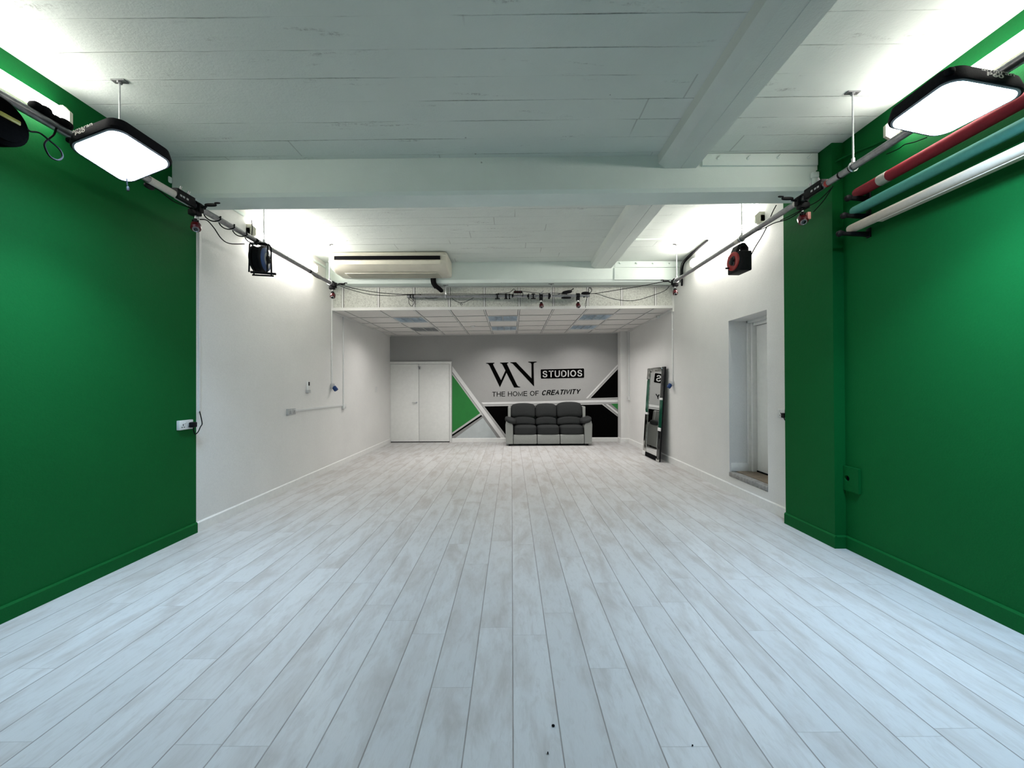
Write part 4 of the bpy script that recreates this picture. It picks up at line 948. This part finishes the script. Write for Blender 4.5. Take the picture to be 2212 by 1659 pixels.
p = MB(); p.prism([(2.742+.03*cos(a_), 3.0, 2.655-.03+.03*sin(a_)) for a_ in (-.3, -.7)]+[(2.742, 3.0, 2.612), (2.735, 3.0, 2.616)], (0, -2.6, 0)) if False else None
tag(bx((2.735, .42, 2.616), (2.775, 2.86, 2.6215), M['whitepaper'], 'loose_paper_edge'), 'loose lower edge of the off-white backdrop roll', 'paper edge')
for nm, X, Z, r, xt in (('red', 2.800, 2.945, .040, 2.665), ('teal', 2.775, 2.800, .036, 2.63), ('off-white', 2.745, 2.655, .034, 2.595)):
    for yy, far in ((3.06, True), (.45, False)):
        t = thing('backdrop_bracket', 'black wall bracket arm under the %s end of the %s backdrop roll' % ('far' if far else 'near', nm), 'bracket', (XR, yy, Z-r-.03), 'backdrop wall brackets')
        zt = Z-r-.002
        MB().box((XR-.012, yy-.018, zt-.045), (XR, yy+.018, zt+.03), .003).build('wall_plate', M['blackp'], t)
        o = MB(); o.prism([(XR, yy-.012, zt-.038), (xt+.03, yy-.012, zt-.022), (xt+.03, yy-.012, zt-.002), (XR, yy-.012, zt)], (0, .024, 0)); o.box((xt+.045, yy-.012, zt-.004), (xt+.06, yy+.012, zt+.006)); o.build('arm', M['blackp'], t)
        MB().lathe((xt+.032, yy+.014, zt-.012), (0, -1, 0), [(0, .018), (.004, .024), (.024, .024), (.028, .018)], 20).build('knob', M['blackp'], t)

# ------------------------------------------------------------------ air conditioner
ac = thing('air_conditioner', 'wide cream ceiling air conditioner beside the far left batten light', 'air conditioner', (-1.87, 6.05, 3.18))
x0, x1 = -2.70, -1.04; zt = 3.44
pr = [(5.815, zt-.004), (5.795, zt-.03), (5.785, 3.385), (5.80, 3.375), (5.80, 3.315), (5.79, 3.305), (5.81, 3.255), (5.92, 3.20), (6.10, 3.178), (6.30, 3.178), (6.335, 3.20), (6.335, zt-.004)]
MB().prism([(x0, y, z) for y, z in pr], (x1-x0, 0, 0)).build('casing', M['accream'], ac, angle=25)
for xa, s in ((x0, -1), (x1, 1)):
    o = MB(); cy2, cz2 = 6.06, 3.31; R0 = []
    for dx, k in ((0, 1.0), (.02, 1.0), (.05, .97), (.066, .90), (.07, .80)): R0.append(o.vs([(xa+s*dx, cy2+(y-cy2)*k*(1.01 if dx < .03 else 1), cz2+(z-cz2)*k) if z < 3.40 else (xa+s*dx, cy2+(y-cy2)*k, min(z, zt-.004)-(.02*(1-k)*5)) for y, z in pr]))
    for A_, B_ in zip(R0, R0[1:]):
        for i in range(len(pr)): o.face([A_[i], A_[(i+1) % len(pr)], B_[(i+1) % len(pr)], B_[i]])
    o.face(R0[-1]); o.face(R0[0][::-1]); o.build('end_cap', M['accream'], ac, angle=50)
bx((x0+.03, 5.788, 3.318), (x1-.03, 5.803, 3.372), M['dark'], 'air_outlet', ac)
MB().prism([(x0+.03, 5.787, 3.303), (x0+.03, 5.806, 3.252), (x0+.03, 5.81, 3.256), (x0+.03, 5.793, 3.305)], (x1-x0-.06, 0, 0)).build('flap', M['cream'], ac)
o = MB()
for i in range(26): yy = 6.0+.011*i; o.box((x0+.10, yy, 3.170), (x1-.10, yy+.004, 3.1785))
o.build('intake_grille', M['accream'], ac)
p = at(832, 579, Y=5.9); MB().box(p+V((-.015, -.002, -.004)), p+V((.012, .004, .004))).box(p+V((.05, -.002, -.003)), p+V((.065, .004, .001))).build('badge', M['dark'], ac)
tag(MB().tube([(-1.275, 6.33, 3.20), (-1.27, 6.33, 3.11), (-1.25, 6.42, 3.075), (-1.215, 6.52, 3.055), (-1.20, 6.60, 3.045)], .036, 12).tube([(-1.32, 6.335, 3.20), (-1.31, 6.335, 3.10), (-1.28, 6.45, 3.05)], .010, 8).build('drain_hose', M['rubber']), 'thick black lagged hose from the air conditioner into the tiled bulkhead', 'hose')

# ------------------------------------------------------------------ sofa
sf = thing('recliner_sofa', 'three seat charcoal and light grey recliner sofa against the back wall mural', 'sofa', (.865, 9.2, 0))
FY = 8.97; xs = [.032, .593, 1.13, 1.70]
def arc_top(k): return lambda q: V((q.x, q.y, q.z+(k*(1-q.x*q.x) if q.z > 0 else 0)))
for i in range(3):
    a0, a1 = xs[i]+.006, xs[i+1]-.006; cx = (a0+a1)/2; w_ = a1-a0
    MB().box((a0, FY, .045), (a1, FY+.10, .262), .018, 3).build('front_panel', M['sofag'], sf)
    MB().pillow((cx, FY+.28, .355), (w_, .58, .225), 6, 12, lambda q: V((q.x, q.y, q.z+(.12*(1-q.x**2)*(1-q.y**2) if q.z > 0 else 0)))).build('seat', M['sofad'], sf)
    b0 = [-.015, .575, 1.083][i]; b1 = [.568, 1.076, 1.690][i]; bc, bw = (b0+b1)/2, b1-b0
    tp = [.968, .962, .992][i]
    mt = Matrix.Translation((bc, 9.30, .60)) @ Matrix.Rotation(radians(-10), 4, 'X') @ Matrix.Translation((-bc, -9.30, -.60))
    MB().pillow((bc, 9.285, .545), (bw, .24, .20), 4, 10, lambda q: V((q.x, q.y, q.z+.45*(1-q.x*q.x)*(1 if q.z > 0 else .6)-.2)), mt).build('lumbar_cushion', M['sofad'], sf)
    hh = tp-.625
    MB().pillow((bc, 9.275, .625+hh/2), (bw+.004, .25, hh), 5, 12, lambda q: V((q.x*(1+.015*q.z), q.y-.12*(1-q.x*q.x)*(1-q.z*q.z)*(1 if q.y < 0 else 0), q.z+.16*(1-q.x*q.x)*(1 if q.z > 0 else 1.4)-.08)), mt).build('headrest', M['sofad'], sf)
for s, xa, xb in ((-1, -.135, .030), (1, 1.702, 1.866)):
    o = MB()
    ax = xa if s < 0 else xb; ix = xb if s < 0 else xa        # outer / inner
    prof = [(ax+s*.0, .05), (ax+s*.012, .50), (ax-s*.01, .575), (ax-s*.05, .60), (ix+s*.02, .52), (ix, .47), (ix, .05)]
    o.prism([(x, FY-.01, z) for x, z in prof], (0, .66, 0)); o.build('armrest', M['sofag'], sf, angle=50)
    MB().pillow(((xa+xb)/2-s*.028, FY+.27, .585), (.272, .66, .15), 2.8, 12, lambda q: V((q.x, q.y, q.z-.42*(q.x*(-s))*1.0-(.35 if q.y < -.7 else 0)*(abs(q.y)-.7)))).build('arm_pad', M['sofad'], sf)
    w0, w1 = (.045, .115) if s < 0 else (.095, .165)
    MB().box((min(ax-s*w0, ax-s*w1), 9.20, .30), (max(ax-s*w0, ax-s*w1), 9.56, .905), .02, 3).build('back_wing', M['sofag'], sf)
MB().box((-.06, 9.42, .10), (1.79, 9.56, .90), .03, 3).build('back_frame', M['sofag'], sf)
MB().box((-.06, FY+.06, .03), (1.79, 9.50, .12)).build('base', M['dark'], sf)
for x in (-.05, 1.78):
    for y in (FY+.07, 9.48): MB().cyl((x, y, 0), (x, y, .06), .022, 12).build('foot', M['blackp'], sf)

# ------------------------------------------------------------------ leaning mirror
P0 = V((2.655, 7.80, 0.0)); e1 = V((.022, -.80, 0)); Wd = e1.length; e1.normalize()
up = V((.12, -.07, 1.74)); up = (up-e1*up.dot(e1)); Ht = up.length+.0; up.normalize(); nn = up.cross(e1).normalized()
if nn.x > 0: nn = -nn
mr = thing('leaning_mirror', 'tall silver edged mirror leaning on the right white wall', 'mirror', P0)
MM = Matrix((( e1.x, up.x, nn.x, P0.x), (e1.y, up.y, nn.y, P0.y), (e1.z, up.z, nn.z, P0.z+.004), (0, 0, 0, 1)))
def mq(name, pts, m):
    o = MB(); [o.prism([MM @ V(p) for p in pp], nn*-.004) for pp in pts]; return o.build(name, m, mr)
s1, s2, tb = .150, .115, .085
MB().box((0, 0, -.028), (Wd, Ht, -.006), 0, 2, MM).build('backing_board', M['blackp'], mr)
mq('mirror_glass', [[(s1, tb, .0), (Wd-s2, tb, .0), (Wd-s2, Ht-tb, .0), (s1, Ht-tb, .0)]], M['mirror'])
hr = .005
def vstrip(name, x0, x1, z0, z1, m, pointed=False):          # bevelled strip: two facets meeting at a ridge
    xm = (x0+x1)/2; o = MB(); k = .035 if pointed else 0
    for xa, xb, ha, hb_ in ((x0, xm, .002, hr), (xm, x1, hr, .002)):
        za0 = z0-(0 if xa == xm else -k*.0); 
        A_ = [(xa, z0+(k if xa != xm else 0), ha), (xb, z0+(k if xb != xm else 0), hb_), (xb, z1-(k if xb != xm else 0), hb_), (xa, z1-(k if xa != xm else 0), ha)]
        v = o.vs([MM @ V((x, z, h_)) for x, z, h_ in A_]+[MM @ V((x, z, -.006)) for x, z, h_ in A_])
        for q in ((0, 1, 2, 3), (7, 6, 5, 4), (0, 1, 5, 4), (1, 2, 6, 5), (2, 3, 7, 6), (3, 0, 4, 7)): o.face([v[i] for i in q])
    return o.build(name, m, mr, angle=5)
vstrip('green_side_strip', .004, s1, .86, Ht-.22, M['gstrip'], True)
vstrip('clear_side_strip', .004, s1, .09, .82, M['silverglass'])
vstrip('grey_side_strip', Wd-s2, Wd-.004, 1.17, Ht-.01, M['smoke']); vstrip('green_side_strip', Wd-s2, Wd-.004, .62, 1.13, M['gstrip']); vstrip('grey_side_strip', Wd-s2, Wd-.004, .05, .56, M['smoke'])  # 'smoke' is only the dark grey, near-mirror strip material
for z0, z1_, x0_, x1_ in ((.82, .86, .004, s1), (1.13, 1.17, Wd-s2, Wd-.004), (.56, .62, Wd-s2, Wd-.004)):
    MB().box((x0_, z0, -.006), (x1_, z1_, .014), .004, 2, MM).build('joint_block', M['mwhite'], mr)  # mirrored joints; the white they reflect is put into the colour
MB().box((.0, Ht-.22, -.006), (s1, Ht, .012), .008, 2, MM).build('corner_block', M['silverglass'], mr)
MB().box((s1, Ht-tb, -.006), (Wd-s2, Ht, .012), .008, 2, MM).build('top_strip', M['silverglass'], mr)
MB().box((s1, 0.0, -.006), (Wd-s2, tb, .012), .006, 2, MM).build('bottom_strip', M['dark'], mr)
for xa in (.0, Wd-s2): MB().box((xa, 0, -.006), (xa+(s1 if xa == 0 else s2), .05 if xa else .09, .014), .006, 2, MM).build('corner_block', M['mwhite'] if xa == 0 else M['silverglass'], mr)
o = MB()
for xa, xb, za, zb in ((s1-.006, s1+.004, tb, Ht-tb), (Wd-s2-.004, Wd-s2+.004, tb, Ht-tb)): o.box((xa, za, .0), (xb, zb, .006), .001, 1, MM)
o.build('inner_bead', M['silverglass'], mr)

# ------------------------------------------------------------------ bits on the floor
def chip(px, py, sx, sy, label):
    p = at(px, py, Z=0); o = MB(); o.pillow((p.x, p.y, .0035), (sx, sy, .007), 2.4, 4); tag(o.build('floor_debris', M['dark']), label, 'debris', 'crumbs on the floor')
chip(1195, 1569, .013, .010, 'largest black crumb on the floor near the bottom centre')
chip(1183.5, 1628.5, .005, .009, 'small black crumb on the floor just below the largest one')
chip(1496, 1612, .006, .003, 'tiny black crumb on the floor right of the other crumbs')

# ------------------------------------------------------------------ world: almost nothing leaks into the closed room
wd = bpy.data.worlds.new('world'); SC.world = wd; wd.use_nodes = True
wd.node_tree.nodes['Background'].inputs[0].default_value = (.5, .55, .6, 1); wd.node_tree.nodes['Background'].inputs[1].default_value = .05
SC.view_settings.exposure = 0.86
